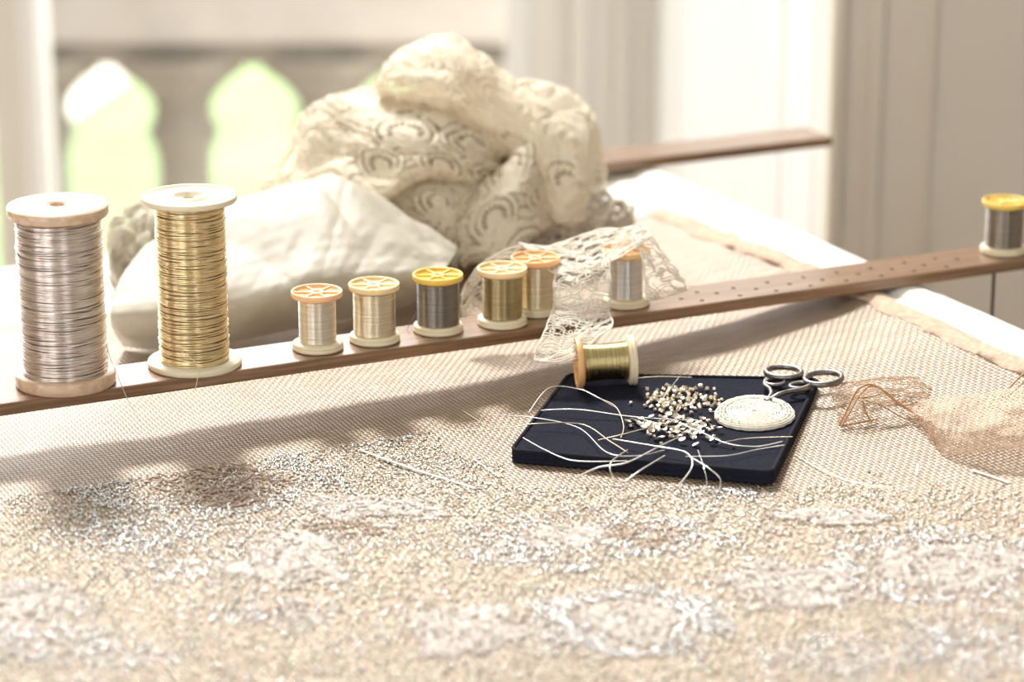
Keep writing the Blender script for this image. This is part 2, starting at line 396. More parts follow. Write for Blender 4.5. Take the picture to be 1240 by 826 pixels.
# white canvas margin: over the right beam and along the back
def canvas_z(a, v):
    edge = np.clip((a-(B_A-.008))/.008, 0, 1)
    bulge = .0040*np.exp(-((a-(-.088))/.011)**4)
    return np.where(a < E_R, -sag(a), -.003)-.0016 - .018*edge**2 + bulge + .0003*wave_noise(a, v, 14, 3)
base = wp(-.3, .3, 0)
P, Q, uv = sheet_grid(-1.06, B_A+.001, .20, .41, 160, 40, canvas_z)
P2, Q2, uv2 = sheet_grid(-.165, B_A+.001, -.85, .20, 40, 160, canvas_z)
can = fast_mesh('white_canvas', np.concatenate([P, P2])-base, np.concatenate([Q, Q2+len(P)]), M['canvas'])
can.location = base; tag(can, 'bright white canvas margin along the right and back edge of the embroidery frame', 'canvas')
# the gauze
V_B = .262
def cloth_z(a, v):
    wav = .0005*np.clip(1-(E_R-a)/.02, 0, 1)*(1+np.sin(v*70)+.6*np.sin(v*173+1)) + .0010*np.clip(1-(V_B-v)/.02, 0, 1)*(1+np.sin(a*60))
    return -sag(a)+.0012 + wav + .0005*wave_noise(a, v, 9, 5)
cbase = wp(-.5, -.2, -.03)
CA0, CA1, CV0, CV1 = -1.03, -.112, -.86, V_B
A_, V_ = np.meshgrid(np.linspace(0, 1, 340), np.linspace(0, 1, 360), indexing='ij')
vv = CV0+(CV1-CV0)*V_
vv = vv + np.where(V_ > .98, .004*wave_noise(A_, 0*A_, 8, 9), 0)
aa = CA0+(CA1-.016*np.clip(vv/.3, 0, 1)-CA0+.0010*wave_noise(vv, 0*vv, 22, 8))*A_ 
P = np.stack([ORG[0]+aa*AX[0]+vv*BX[0], ORG[1]+aa*AX[1]+vv*BX[1], H+cloth_z(aa, vv)], -1).reshape(-1, 3)
i, j = np.meshgrid(np.arange(339), np.arange(359), indexing='ij'); k = (i*360+j).ravel()
cloth = fast_mesh('embroidered_cloth', P-cbase, np.stack([k, k+360, k+361, k+1], -1), M['gauze'], uv=np.stack([aa.ravel(), vv.ravel()], -1))
cloth.location = cbase; tag(cloth, 'beige gold gauze cloth stretched on the frame with metallic embroidery in front', 'cloth')
# folded hem along the right edge
hb = MB(); hv = np.linspace(-.85, V_B, 260)
ha = CA1-.016*np.clip(hv/.3, 0, 1)+.0010*wave_noise(hv, 0*hv, 22, 8)
rows = []
for k_, (da, dz) in enumerate(((-.015, .0003), (-.0138, .0007), (-.008, .0008), (-.003, .0008), (.001, -.0004))):
    a_ = ha+da+.0012*wave_noise(hv, 0*hv, 40, 20+k_); rows.append(np.stack([ORG[0]+a_*AX[0]+hv*BX[0], ORG[1]+a_*AX[1]+hv*BX[1], H+cloth_z(a_, hv)+dz*(1+.3*wave_noise(hv, 0*hv, 30, k_))], -1))
Vh = np.concatenate(rows); n = len(hv)
hb.add(Vh, [(r*n+i, r*n+i+1, (r+1)*n+i+1, (r+1)*n+i) for r in range(4) for i in range(n-1)])
build('hem', hb, M['gauze_hem'], cloth)

# -------- metallic embroidery: loose purl and sequins, far too many to count
def ell(cx, cy, rx, ry): return lambda x, y: np.sqrt(((x-cx)/rx)**2+((y-cy)/ry)**2)
rings = [(250, 585, 150, 42, .72, 1.02, 1.), (790, 652, 78, 22, .5, 1.05, .9), (765, 757, 112, 40, .62, 1.08, 1.2), (1140, 690, 140, 46, .66, 1.0, 1.),
         (350, 690, 88, 56, .86, 1.05, .45), (960, 712, 105, 34, .85, 1.02, .35), (690, 655, 130, 30, .7, 1.05, .7), (560, 770, 90, 40, .8, 1.05, .3), (60, 600, 70, 22, .7, 1.05, .3)]
blobs = [(170, 648, 125, 34, .9), (60, 778, 110, 34, .8), (225, 690, 90, 30, .6), (640, 668, 90, 22, .9), (1172, 785, 95, 42, 1.), (1010, 800, 110, 30, .7), (335, 745, 95, 20, .8),
         (865, 588, 62, 26, .8), (60, 512, 75, 13, 1.), (430, 537, 85, 14, .7), (540, 565, 90, 14, .4), (1130, 655, 110, 14, .8), (150, 800, 110, 30, .5), (1120, 728, 120, 14, .8), (700, 690, 70, 10, .7), (480, 660, 60, 14, .4), (200, 560, 80, 12, .7)]
patches = [(770, 757, 66, 23), (350, 682, 66, 36), (960, 712, 86, 26), (1150, 690, 92, 28), (690, 655, 70, 16), (560, 770, 70, 30), (40, 730, 70, 22), (460, 620, 80, 16), (1010, 630, 80, 10)]
browns = [(255, 588, 105, 26), (790, 652, 38, 10), (400, 640, 60, 10), (340, 740, 30, 10)]
N = 230000
ca = rng.uniform(-.92, -.13, N); cv = rng.uniform(-.72, -.05, N)
px, py, dd = proj(np.stack([ORG[0]+ca*AX[0]+cv*BX[0], ORG[1]+ca*AX[1]+cv*BX[1], H-sag(ca)], -1))
yb = np.interp(px, [-200, 0, 250, 400, 480, 620, 820, 900, 1000, 1240, 1500], [512, 518, 526, 522, 532, 556, 578, 592, 584, 588, 600])
yb = yb+10*wave_noise(px/100, py/60, 1.2, 31, 8)
inside = np.clip((py-yb)/16, 0, 1)
ws = np.zeros(N); wsat = np.zeros(N); wbr = np.zeros(N)
dpx = 16*wave_noise(px/100, py/40, .9, 41, 9); dpy = 5*wave_noise(px/100, py/40, .9, 42, 9)
for cx, cy, rx, ry, r0, r1, w in rings:
    e = ell(cx, cy, rx, ry)(px+dpx, py+dpy); ws = np.maximum(ws, w*np.exp(-((e-(r0+r1)/2)/((r1-r0)*.6))**2))
for cx, cy, rx, ry, w in blobs: ws = np.maximum(ws, w*np.clip(1.4-ell(cx, cy, rx, ry)(px+dpx, py+dpy)*1.1, 0, 1))
for cx, cy, rx, ry in patches: wsat = np.maximum(wsat, np.clip((1.05-ell(cx, cy, rx, ry)(px+dpx, py+dpy))*6, 0, 1))
for cx, cy, rx, ry in browns: wbr = np.maximum(wbr, np.clip((1.05-ell(cx, cy, rx, ry)(px+dpx, py+dpy))*5, 0, 1))
ws = ws*(1-.8*wsat)
wg = np.clip(.62+.25*wave_noise(px/100, py/45, .8, 51, 9), .1, 1)*inside*(1-.85*wsat)*(1-.55*wbr)*(1-.8*np.clip(ws, 0, 1))
u = rng.random(N); u2 = rng.random(N)
kind = np.full(N, -1)
kind[(u < .46*wg)] = 0                                                    # gold
extra = np.maximum(ws,   .14*inside)*np.where(py > 480, 1, 0)
kind[(kind < 0) & (u2 < .75*extra)] = 1                                   # silver
kind[(kind < 0) & (u2 > 1-.5*wsat*inside)] = 2                            # satin
kind[(kind < 0) & (u2 > 1-.14*wbr*inside)] = 3
pad_mask = (px > 610) & (px < 1000) & (py < 592) & (py > 440) & (kind >= 0)
kind[pad_mask & (px < 985-(py-456)*.42) & (px > 690-(py-452)*.72)] = -1
def purl(name, sel, mat, lmin, lmax, rad, tilt):
    idx = np.where(sel)[0]; n = len(idx)
    if not n: return
    a, v = ca[idx], cv[idx]; c = np.stack([ORG[0]+a*AX[0]+v*BX[0], ORG[1]+a*AX[1]+v*BX[1], H+cloth_z(a, v)+rad*.9], -1)
    th = rng.uniform(0, 2*PI, n); ph = rng.normal(0, tilt, n); L = rng.uniform(lmin, lmax, n)/2
    d = np.stack([np.cos(th)*np.cos(ph), np.sin(th)*np.cos(ph), np.abs(np.sin(ph))], -1)
    s_ = np.cross(d, [0, 0, 1.]); s_ /= np.linalg.norm(s_, axis=1, keepdims=True); t_ = np.cross(s_, d)
    roll = rng.uniform(0, PI, n)[:, None]; s2 = s_*np.cos(roll)+t_*np.sin(roll); t2 = -s_*np.sin(roll)+t_*np.cos(roll)
    c = c+np.array([0, 0, 1])*(np.abs(np.sin(ph))*L)[:, None]
    D = d*L[:, None]; r = rad*rng.uniform(.75, 1.3, n)[:, None]
    V = np.stack([c-D+s2*r, c-D+t2*r, c-D-s2*r, c-D-t2*r, c+D+s2*r, c+D+t2*r, c+D-s2*r, c+D-t2*r], 1).reshape(-1, 3)
    q = np.array([(0, 1, 5, 4), (1, 2, 6, 5), (2, 3, 7, 6), (3, 0, 4, 7), (0, 3, 2, 1), (4, 5, 6, 7)])
    Q = (np.arange(n)[:, None, None]*8+q[None]).reshape(-1, 4)
    o = fast_mesh(name, V-cbase, Q, mat, cloth, smooth=False); o['kind'] = 'stuff'
purl('gold_stitching', kind == 0, M['gold'], .0012, .0028, .00034, .18)
purl('silver_stitching', kind == 1, M['silver'], .0012, .0027, .00045, .30)
purl('satin_stitching', kind == 2, M['satin'], .005, .010, .0005, .04)
purl('brown_stitching', kind == 3, M['brown_silk'], .004, .009, .0005, .08)

# ------------------------------------------------------------------ laths
def lath(name, a0, a1, v0, v1, z0, label, hole_list=(), rod=None):
    t = frame_box(a0, a1, v0, v1, z0, z0+LT)
    bm = MB().box((0, 0, 0), (a1-a0, v1-v0, LT))
    o = build(name, bm, M['walnut'], smooth=False, world=False)
    o.location = wp(a0, v0, z0); o.rotation_euler = (0, 0, math.atan2(AX[1], AX[0]))
    bmh = bmesh.new(); bmh.from_mesh(o.data)
    bmesh.ops.bevel(bmh, geom=bmh.edges[:], offset=.0011, segments=2, affect='EDGES', profile=.5); bmh.to_mesh(o.data); bmh.free()
    if hole_list:
        c = MB()
        for a, v in hole_list:
            c.lathe([(0.00001, -.004), (.0017, -.004), (.0017, LT+.004), (.00001, LT+.004)], 10, off=(a-a0, v-v0, 0))
        me = bpy.data.meshes.new('cutter'); me.from_pydata(c.verts().tolist(), [], c.f)
        co = bpy.data.objects.new('cutter', me); COL.objects.link(co); co.matrix_world = o.matrix_basis.copy()
        bmh = bmesh.new(); bmh.from_mesh(me); bmesh.ops.remove_doubles(bmh, verts=bmh.verts, dist=.00003); bmesh.ops.recalc_face_normals(bmh, faces=bmh.faces); bmh.to_mesh(me); bmh.free()
        md = o.modifiers.new('holes', 'BOOLEAN'); md.operation = 'DIFFERENCE'; md.solver = 'EXACT'; md.object = co
        dg = bpy.context.evaluated_depsgraph_get(); nm = bpy.data.meshes.new_from_object(o.evaluated_get(dg))
        o.modifiers.clear(); o.data = nm; bpy.data.objects.remove(co)
    return tag(o, label, 'lath')
holes = []
for hx, hy in ((888, 349), (929, 342), (973, 336), (1013, 330), (1054, 325), (1095, 318), (1132, 313), (844, 354), (868, 355), (916, 350), (956, 344), (996, 339), (1039, 332), (1080, 326), (1119, 321), (1159, 314),
               (825, 362), (850, 364), (896, 358), (940, 352), (982, 346), (1025, 340), (1067, 334), (1107, 328), (1146, 323)):
    ha_, hv_ = av(at_z(hx, hy, LT)); holes.append((float(ha_), float(np.clip(hv_, .005, LW-.005))))
lath('wooden_lath', -1.08, .20, 0, LW, 0, 'long dark wooden lath with drilled holes carrying the row of thread spools', holes)
lath('wooden_lath', -.2, .073, .352, .352+LW, .0005, 'second wooden lath at the back, sticking out past the white corner behind the fabric heap')
# thin dark rod hanging from the front lath beyond the frame
rp = at_z(1212, 345, -.012); ra_, rv_ = av(rp)
rodb = MB().tube([wp(ra_, .02, .0004), wp(ra_, .02, -.16)], .0011, 8)
tag(build('iron_rod', rodb, M['dark_iron']), 'thin dark rod hanging below the lath under the right hand spool', 'rod')

# ------------------------------------------------------------------ spools
def winding(mb, r, z0, z1, pitch, amp, seed, waist=0.):
    """close wraps of metal thread: every wrap a ridge of its own"""
    n = max(6, int((z1-z0)/pitch)); seg = 56; g = np.random.default_rng(seed)
    prof = []; off = []
    for i in range(n):
        zc = z0+(i+.5)*(z1-z0)/n; h = (z1-z0)/n; j = g.normal(0, amp)
        tt = (i+.5)/n*2-1; rw = r-waist*(1-tt**2)
        for dz, dr in ((-.5, -.30*h), (-.25, .06*h), (.0, .18*h), (.25, .06*h)):
            prof.append((rw+dr+j, zc+dz*h)); off.append(g.normal(0, amp*.5))
    a = np.arange(seg)/seg*2*PI
    wob = np.array(off)[:, None]*np.sin(a[None]*1+np.repeat(g.uniform(0, 6, n), 4)[:, None])
    return mb.lathe(prof, seg, wob=wob)
def loose_wraps(mb, r, z0, z1, n, rad, seed):
    g = np.random.default_rng(seed); a = np.linspace(0, 2*PI, 44, endpoint=False)
    for i in range(n):
        z = z0+(z1-z0)*(i+.5)/n+g.normal(0, (z1-z0)/n*.5); z = min(max(z, z0+rad), z1-rad)
        tl = g.normal(0, .0008); ph = g.uniform(0, 6); t2 = g.normal(0, .0004)
        rr = r+g.normal(0, rad*.35)+g.normal(0, rad*.12)*np.sin(2*a+ph)
        zz = np.clip(z+tl*np.sin(a+ph)+t2*np.sin(2*a+ph), z0+rad, z1-rad)
        mb.tube(np.stack([rr*np.cos(a), rr*np.sin(a), zz], -1), rad, 5, closed=True)
def thread_mat(name, c, rough=.3):
    m = material(name, (*c, 1), rough, 1., noise=.16, nscale=900, stretch=(.04, .04, 1)); return m
SP = dict(R=.0151, h=.0352)
def small_spool(pos, label, top_c, wind_c, rw, rot=(0, 0, 0), seed=0, base_c=(240, 226, 194), tail=None, waist=0., rough=.3):
    t = thing('thread_spool', pos, label, 'spool', 'small spools of metal thread', rot)
    R, h = SP['R'], SP['h']
    mt = material('spool_top_plastic', lin(*top_c), .38, sub=.12); mbm = material('spool_base_plastic', lin(*base_c), .38, sub=.1)
    # base flange: two stacked rims with a groove
    mb = MB().lathe([(.003, 0), (R*.96, 0), (R, .0006), (R, .0018), (R*.965, .0022), (R*.965, .0025), (R*.985, .0029), (R*.97, .0040), (R*.86, .0047), (.006, .0049)], 56).disc(.003, 0, 56, flip=True)
    build('base_flange', mb, mbm, t, world=False)
    build('core', MB().lathe([(.0062, .0045), (.0062, h-.004)], 32), mbm, t, world=False)
    # top flange: rim, recessed web with six round windows, hub
    mb = MB().lathe([(.006, h-.0046), (R*.84, h-.0044), (R*.97, h-.0034), (R, h-.0026), (R, h-.0004), (R*.985, h), (R*.925, h), (R*.90, h-.0005), (R*.895, h-.0016), (.001, h-.0018)], 56)
    mb.lathe([(R*.30, h-.0017), (R*.30, h-.0006), (R*.27, h-.0003), (R*.13, h-.0003), (R*.11, h-.0006), (R*.11, h-.0017)], 28)
    tf = build('top_flange', mb, mt, t, world=False)
    sp = MB()
    for k in range(6):
        c, s = math.cos(k*PI/3), math.sin(k*PI/3)
        f = lambda x, y, z: np.array([x*c-y*s, x*s+y*c, z])
        sp.box((R*.28, -.00055, h-.0018), (R*.90, .00055, h-.0006), f)
    build('top_spokes', sp, mt, tf, world=False, smooth=False)
    wi = MB(); winding(wi, R*rw, .0049, h-.0046, .00058, .00006, seed, waist)
    build('winding', wi, thread_mat('metal_thread', wind_c, rough), t, world=False)
    if tail is not None:
        build('thread_end', MB().tube(np.asarray(tail), .00016, 5), thread_mat('metal_thread_end', wind_c, .3), t, world=False)
    return t
ZL = LT+.0002
def lath_pt(px, vv_):                       # point of the lath top at photo column px
    best = None
    for y in np.linspace(290, 500, 421):
        P = at_z(px, y, LT); a, v = av(P)
        if best is None or abs(v-vv_) < best[0]: best = (abs(v-vv_), a)
    return wp(best[1], vv_, ZL)
T1 = spline([(.0125, .003, .020), (.019, .002, .016), (.021, -.004, .009), (.016, -.017, .0005), (.014, -.026, -.004)], 24)
small_spool(lath_pt(385, .019), 'small spool of pale silver thread with peach top, standing next to the tall reels', (255, 206, 158), (.80, .74, .62), .72, seed=1)
small_spool(lath_pt(454, .019), 'small spool of pale champagne thread with a cream yellow top, second in the row', (255, 226, 172), (.80, .70, .52), .82, seed=2)
small_spool(lath_pt(531, .021), 'small spool of dark steel grey thread with a bright yellow top', (250, 208, 96), (.27, .24, .21), .83, seed=3,
            tail=spline([(-.0125, 0, .012), (-.016, -.001, .006), (-.0185, -.002, .001), (-.017, -.006, .0004)], 20))
small_spool(lath_pt(608, .017), 'small brownish gold thread spool with pale peach top, before the left lace end', (255, 222, 172), (.42, .33, .18), .78, seed=4)
small_spool(lath_pt(648, .030), 'small spool of pale gold thread with an orange top, half under the lace', (250, 196, 140), (.76, .66, .46), .80, seed=5)
small_spool(lath_pt(757, .022), 'small spool of silver thread seen inside the tent of lace', (250, 206, 150), (.72, .70, .68), .70, seed=6)
small_spool(lath_pt(1214, .0205), 'small steel thread spool with yellow top, alone at the far right of the lath', (246, 212, 112), (.32, .28, .24), .82, seed=7)

def big_spool(px, R, hh, tb, tt, rw, label, mf, wc, raised, n, rad, seed, tail, vv_=.021):
    t = thing('thread_reel', lath_pt(px, vv_), label, 'reel', 'tall reels of metal thread')
    mb = MB().lathe([(.004, 0), (R*.985, 0), (R, .0008), (R, tb-.0008), (R*.985, tb), (rw*R*.9, tb)], 64).disc(.004, 0, 64, flip=True)
    build('base_flange', mb, mf, t, world=False)
    z = hh-tt
    if raised:
        pr = [(rw*R*.9, z), (R*.985, z), (R, z+.0007), (R, hh-.0007), (R*.985, hh), (R*.93, hh), (R*.915, hh-.0009), (R*.42, hh-.0012), (R*.40, hh-.0002), (R*.34, hh), (R*.33, hh-.0012), (R*.12, hh-.0014), (R*.11, hh-.006)]
    else:
        pr = [(rw*R*.9, z), (R*.985, z), (R, z+.0008), (R, hh-.0008), (R*.985, hh), (R*.15, hh), (R*.145, hh-.0005), (R*.14, hh-.012), (.0005, hh-.0121)]
    build('top_flange', MB().lathe(pr, 64), mf, t, world=False)
    build('core', MB().lathe([(rw*R-.0012, tb), (rw*R-.0012, z)], 48), thread_mat('metal_thread_under', tuple(c*.75 for c in wc), .4), t, world=False)
    wi = MB(); loose_wraps(wi, rw*R-rad, tb, z, n, rad, seed); loose_wraps(wi, rw*R-rad*.2, tb, z, n//3, rad, seed+50)
    build('winding', wi, thread_mat('metal_thread', wc, .28), t, world=False)
    build('thread_end', MB().tube(tail, .00022, 5), thread_mat('metal_thread_end', wc, .3), t, world=False)
ca_, sa_ = math.cos(0), math.sin(0)
big_spool(80, .0282, .1035, .0072, .0056, .845, 'tall reel of rosy silver thread with pale wooden ends, at the far left', M['pale_wood'], (.84, .76, .72), False, 140, .00050, 11,
          spline([(.0245, -.004, .024), (.027, -.010, .018), (.032, -.016, .008), (.038, -.025, -.002), (.045, -.032, -.012)], 30))
big_spool(236, .0270, .1005, .0036, .0032, .735, 'tall reel of bright gold thread with thin ivory plastic ends', M['ivory'], (.90, .74, .46), True, 140, .00046, 12,
          spline([(-.010, -.0175, .016), (-.004, -.0215, .014), (.004, -.025, .008), (.0045, -.0278, .001), (.003, -.029, -.006)], 30))

# ------------------------------------------------------------------ navy pad and what lies on it
PT = .0075
pTL, pTR, pBR, pBL = [on_cloth(x, y, PT+.002) for x, y in ((688, 452), (992, 458), (936, 572), (617, 545))]
pn = np.cross(pBR-pBL, pTL-pBL); pn /= np.linalg.norm(pn)
pbase = pBL
def on_pad(x, y, up=0.):
    d = ray(x, y); q = pbase+pn*up; return CAM+d*(((q-CAM)@pn)/(d@pn))
corners = [on_pad(617, 545), on_pad(936, 572), on_pad(992, 458), on_pad(688, 452)]
def rounded(cs, r, n=6):
    out = []
    for i in range(4):
        p, a, b_ = cs[i], cs[i-1], cs[(i+1) % 4]
        da, db = (a-p)/np.linalg.norm(a-p), (b_-p)/np.linalg.norm(b_-p)
        for t in np.linspace(0, 1, n): out.append((1-t)**2*(p+da*r)+2*t*(1-t)*p+t**2*(p+db*r))
    return np.array(out)
pad = thing('bead_pad', np.mean(corners, 0)-pn*PT, 'square navy blue padded bead board with piped edges lying on the cloth', 'bead board')
ring = rounded(corners, .006); cen = ring.mean(0); n = len(ring)
inner = cen+(ring-cen)*.985
rows = [ring-pn*PT, ring-pn*PT*.15, ring-pn*.0004, inner-pn*.0006]
b = MB(); b.add(np.concatenate(rows), [(r*n+i, r*n+(i+1) % n, (r+1)*n+(i+1) % n, (r+1)*n+i) for r in range(3) for i in range(n)]+[tuple(3*n+i for i in range(n)), tuple(range(n))[::-1]])
flatshade(build('board', b, M['navy'], pad))
pr = cen+(ring-cen)*.991
dense = np.concatenate([np.linspace(pr[i], pr[(i+1) % n], 8, endpoint=False) for i in range(n)])
build('top_piping', MB().tube(dense-pn*.0003, .0011, 8, closed=True), M['navy_piping'], pad)
build('bottom_piping', MB().tube(dense-pn*(PT-.0012), .0012, 8, closed=True), M['navy_piping'], pad)
PADZ = -.0005                              # felt surface relative to the pad plane

# fallen spool, lying on its side
c0 = on_pad(688, 463, PADZ+SP['R']); c1 = on_pad(768, 461, PADZ+SP['R'])
c0 = on_pad(690, 437, PADZ+SP['R'])
dirv = Vector((1, .10, 0)); pnv = Vector(pn); dirv = (dirv-pnv*dirv.dot(pnv)).normalized()
Rm = Matrix((-dirv, pnv.cross(-dirv), pnv)).transposed()          # x: -axis
Zax = -dirv; Xax = pnv; Yax = Zax.cross(Xax); Rm = Matrix((Xax, Yax, Zax)).transposed()
endp = on_pad(769, 435.5, PADZ+SP['R'])
fs = small_spool(endp, 'small spool of olive gold thread lying on its side on the navy board', (244, 192, 130), (.54, .45, .23), .76, rot=Rm.to_euler(), seed=8, waist=.0008, rough=.26)
lt = MB().tube(spline([(0.0002, .004, .036), (-.001, .013, .034), (-.003, .0155, .022), (-.008, .0155, .010), (-.013, .011, .004)], 30), .00014, 5)
build('thread_end', lt, thread_mat('metal_thread_end', (.8, .7, .5), .3), fs, world=False)

# beads and sequins
def bead_mesh(r):
    bm = bmesh.new(); bmesh.ops.create_icosphere(bm, subdivisions=1, radius=r); me = bpy.data.meshes.new('bead'); bm.to_mesh(me); bm.free(); me.materials.append(M['bead']); return me
def tube_bead(r, h):
    mb = MB().lathe([(r*.45, h), (r*.9, h*1.0), (r, h*.6), (r, -h*.6), (r*.9, -h), (r*.45, -h)], 6, closed=True); me = bpy.data.meshes.new('bead'); me.from_pydata(mb.verts().tolist(), [], mb.f); me.materials.append(M['bead']); return me
def sequin_mesh(r):
    mb = MB().lathe([(r*.2, .0), (r*.6, .0001), (r, .0005), (r, .0007), (r*.6, .0003), (r*.2, .0002)], 12, closed=True); me = bpy.data.meshes.new('sequin'); me.from_pydata(mb.verts().tolist(), [], mb.f); me.materials.append(M['sequin']); return me
bmeshes = [bead_mesh(.00125), tube_bead(.0011, .0010), tube_bead(.0012, .0012)]; smesh = [sequin_mesh(.0019), sequin_mesh(.0022), bead_mesh(.0012)]
def put(name, me, P, label, cat, group, up):
    o = bpy.data.objects.new(name, me); COL.objects.link(o); o.location = P
    o.rotation_euler = (rng.normal(0, .5 if up else .25), rng.normal(0, .5 if up else .25), rng.uniform(0, 6)); return tag(o, label, cat, group)
placed = []
def free_spot(sampler, r):
    for _ in range(60):
        x, y = sampler(); P = on_pad(x, y, PADZ)
        if all(np.linalg.norm(P-q) > r for q in placed): break
    placed.append(P); return P
def up_pile():
    while True:
        x, y = rng.normal(822, 24), rng.normal(487, 8.5)
        if 780 < x < 874 and 469 < y < 506 and ((x-824)/50)**2+((y-487)/19)**2 < 1: return x, y
def low_pile():
    while True:
        x = rng.normal(815, 26); y = 520+(x-815)*.03+rng.normal(0, 7.5)
        if 742 < x < 872 and 506 < y < 541: return x, y
for k in range(130):
    P = free_spot(up_pile, .0019); up = .0012+ (.0016 if k > 95 else 0)
    put('glass_bead', bmeshes[k % 3], P+pn*up, 'tiny faceted pale gold bead in the upper little heap on the navy board', 'bead', 'beads in the upper heap', True)
for k in range(110):
    P = free_spot(low_pile, .0021); up = .0010+(.0016 if k > 75 else 0)
    put('sequin', smesh[k % 3], P+pn*up, 'tiny shiny rose gold sequin in the lower little heap on the navy board', 'sequin', 'sequins in the lower heap', False)
for (x, y, l) in ((764, 488, 'stray pale bead lying alone left of the upper bead heap'), (866, 481, 'stray pale bead just right of the upper bead heap'), (874, 484, 'outermost stray bead at the right of the upper bead heap'),
                  (764, 516, 'stray dull bead lying left of the sequin heap'), (888, 540, 'stray sequin bead under the crocheted disc at the right')):
    put('glass_bead', bmeshes[0], on_pad(x, y, PADZ+.0012), l, 'bead', 'stray beads', True)

# crocheted disc
dc = on_pad(914, 503, PADZ+.0012)
disc = thing('crochet_disc', dc-pn*.0005, 'small round off white crocheted lace disc beside the scissors on the navy board', 'crochet disc')
e1 = np.array([1., 0, 0]); e1 -= pn*(e1@pn); e1 /= np.linalg.norm(e1); e2 = np.cross(pn, e1)
DR = .0222
def dpt(r, a, z): return dc+e1*(r*math.cos(a))+e2*(r*math.sin(a)*1.06)+pn*(z+.0022*max(0, math.sin(a))*(r/DR))
b = MB(); sp_ = [dpt(DR*(.12+.62*t/260)+.0006*math.sin(t*1.9), t*2*PI/26, .0022+.0003*math.sin(t*2.3)) for t in range(261)]; b.tube(sp_, .0007, 5)
b.tube([dpt(DR*.10, k/10*2*PI, .0022) for k in range(10)], .0008, 5, closed=True)
build('centre_coil', b, M['crochet'], disc)
b = MB()
for rr, zz in ((.80, .0022), (.88, .0020), (.97, .0014), (1.0, .0006), (1.0, -.0004)): b.tube([dpt(DR*rr+.0003*math.sin(k*2.1), k/60*2*PI, zz) for k in range(60)], .00072, 5, closed=True)
build('rim', b, M['crochet'], disc)
b = MB()
for k in range(48): b.tube([dpt(DR*.72, k/48*2*PI, .0024), dpt(DR*.9, (k+(.6 if k % 2 else -.6))/48*2*PI, .0027), dpt(DR*1.0, (k+.3)/48*2*PI, .0008)], .0005, 4)
build('zigzag_stitches', b, M['crochet'], disc)
b = MB(); b.add([dpt(DR*.97, k/40*2*PI, -.0004) for k in range(40)]+[dpt(DR*.97, k/40*2*PI, .0013) for k in range(40)], [tuple(range(40, 80)), tuple(range(40))[::-1]]+[(k, (k+1) % 40, 40+(k+1) % 40, 40+k) for k in range(40)])
build('felt_backing', b, M['crochet'], disc)

# scissors
sc_ = thing('embroidery_scissors', on_pad(930, 478, 0), 'small dark steel embroidery scissors with scrolled handles on the corner of the navy board', 'scissors')
SZ = .0034
def sp_pts(L, n, closed=False, z=SZ): return spline([on_pad(x, y, z+(dz[0] if dz else 0)) for x, y, *dz in L], n, closed)
def ring_px(cx, cy, rx, ry, z, n=40, tilt=0):
    return [on_pad(cx+rx*math.cos(a)*math.cos(tilt)-ry*math.sin(a)*math.sin(tilt), cy+ry*math.sin(a)+rx*math.cos(a)*math.sin(tilt), z) for a in np.linspace(0, 2*PI, n, endpoint=False)]
for (cx, cy, rx, ry, tilt) in ((949, 451, 21.5, 6.5, 0.03), (997, 458.5, 22.5, 7.6, -.06)):
    b = MB().tube(ring_px(cx, cy, rx, ry, SZ+.002, 44, tilt), .00165, 8, closed=True, flat=1.15); build('finger_ring', b, M['steel'], sc_)
b = MB().tube(sp_pts([(935, 456), (928, 460), (926, 466), (932, 471), (934, 477), (930, 483, -.0004), (922, 487.5, -.0012), (914, 492, -.0022), (908, 495, -.0027)], 50), np.concatenate([np.full(34, .0014), np.linspace(.0017, .0006, 16)]), 8)
b.tube(ring_px(938.5, 463, 11.5, 3.6, SZ, 26), .00125, 7, closed=True); build('shank', b, M['steel'], sc_)
b = MB().tube(sp_pts([(983, 464), (978, 469), (966, 472.5), (954, 474.5), (943, 478), (936, 482, -.001), (928, 486, -.0018), (918, 490, -.0028), (910, 494, -.0034)], 50, z=SZ+.0012), np.concatenate([np.full(34, .0015), np.linspace(.0017, .0006, 16)]), 8)
b.tube(ring_px(968, 467, 11.5, 3.4, SZ+.0012, 26, -.08), .00125, 7, closed=True); build('shank', b, M['steel'], sc_)
b = MB(); pc_ = on_pad(930, 483, SZ+.0016)
b.tube([pc_-pn*.004, pc_, pc_+pn*.0006], [.0026, .0026, .0016], 12, up=(1, 0, 0)); build('pivot_screw', b, M['steel'], sc_)
for q, (x0, y0, x1, y1) in enumerate(((912, 493, 890, 508), (914, 493, 896, 509))):
    p0, p1 = on_pad(x0, y0, .0001+.0002*q), on_pad(x1, y1, -.0003+.0001*q); sd = np.cross(pn, p1-p0); sd /= np.linalg.norm(sd)
    b = MB().add([p0+sd*.0022, p0-sd*.0012, p1, p0+sd*.0022+pn*.0008, p0-sd*.0012+pn*.0008, p1+pn*.0004], [(0, 1, 2), (3, 5, 4), (0, 3, 4, 1), (1, 4, 5, 2), (2, 5, 3, 0)]); flatshade(build('blade', b, M['steel'], sc_))

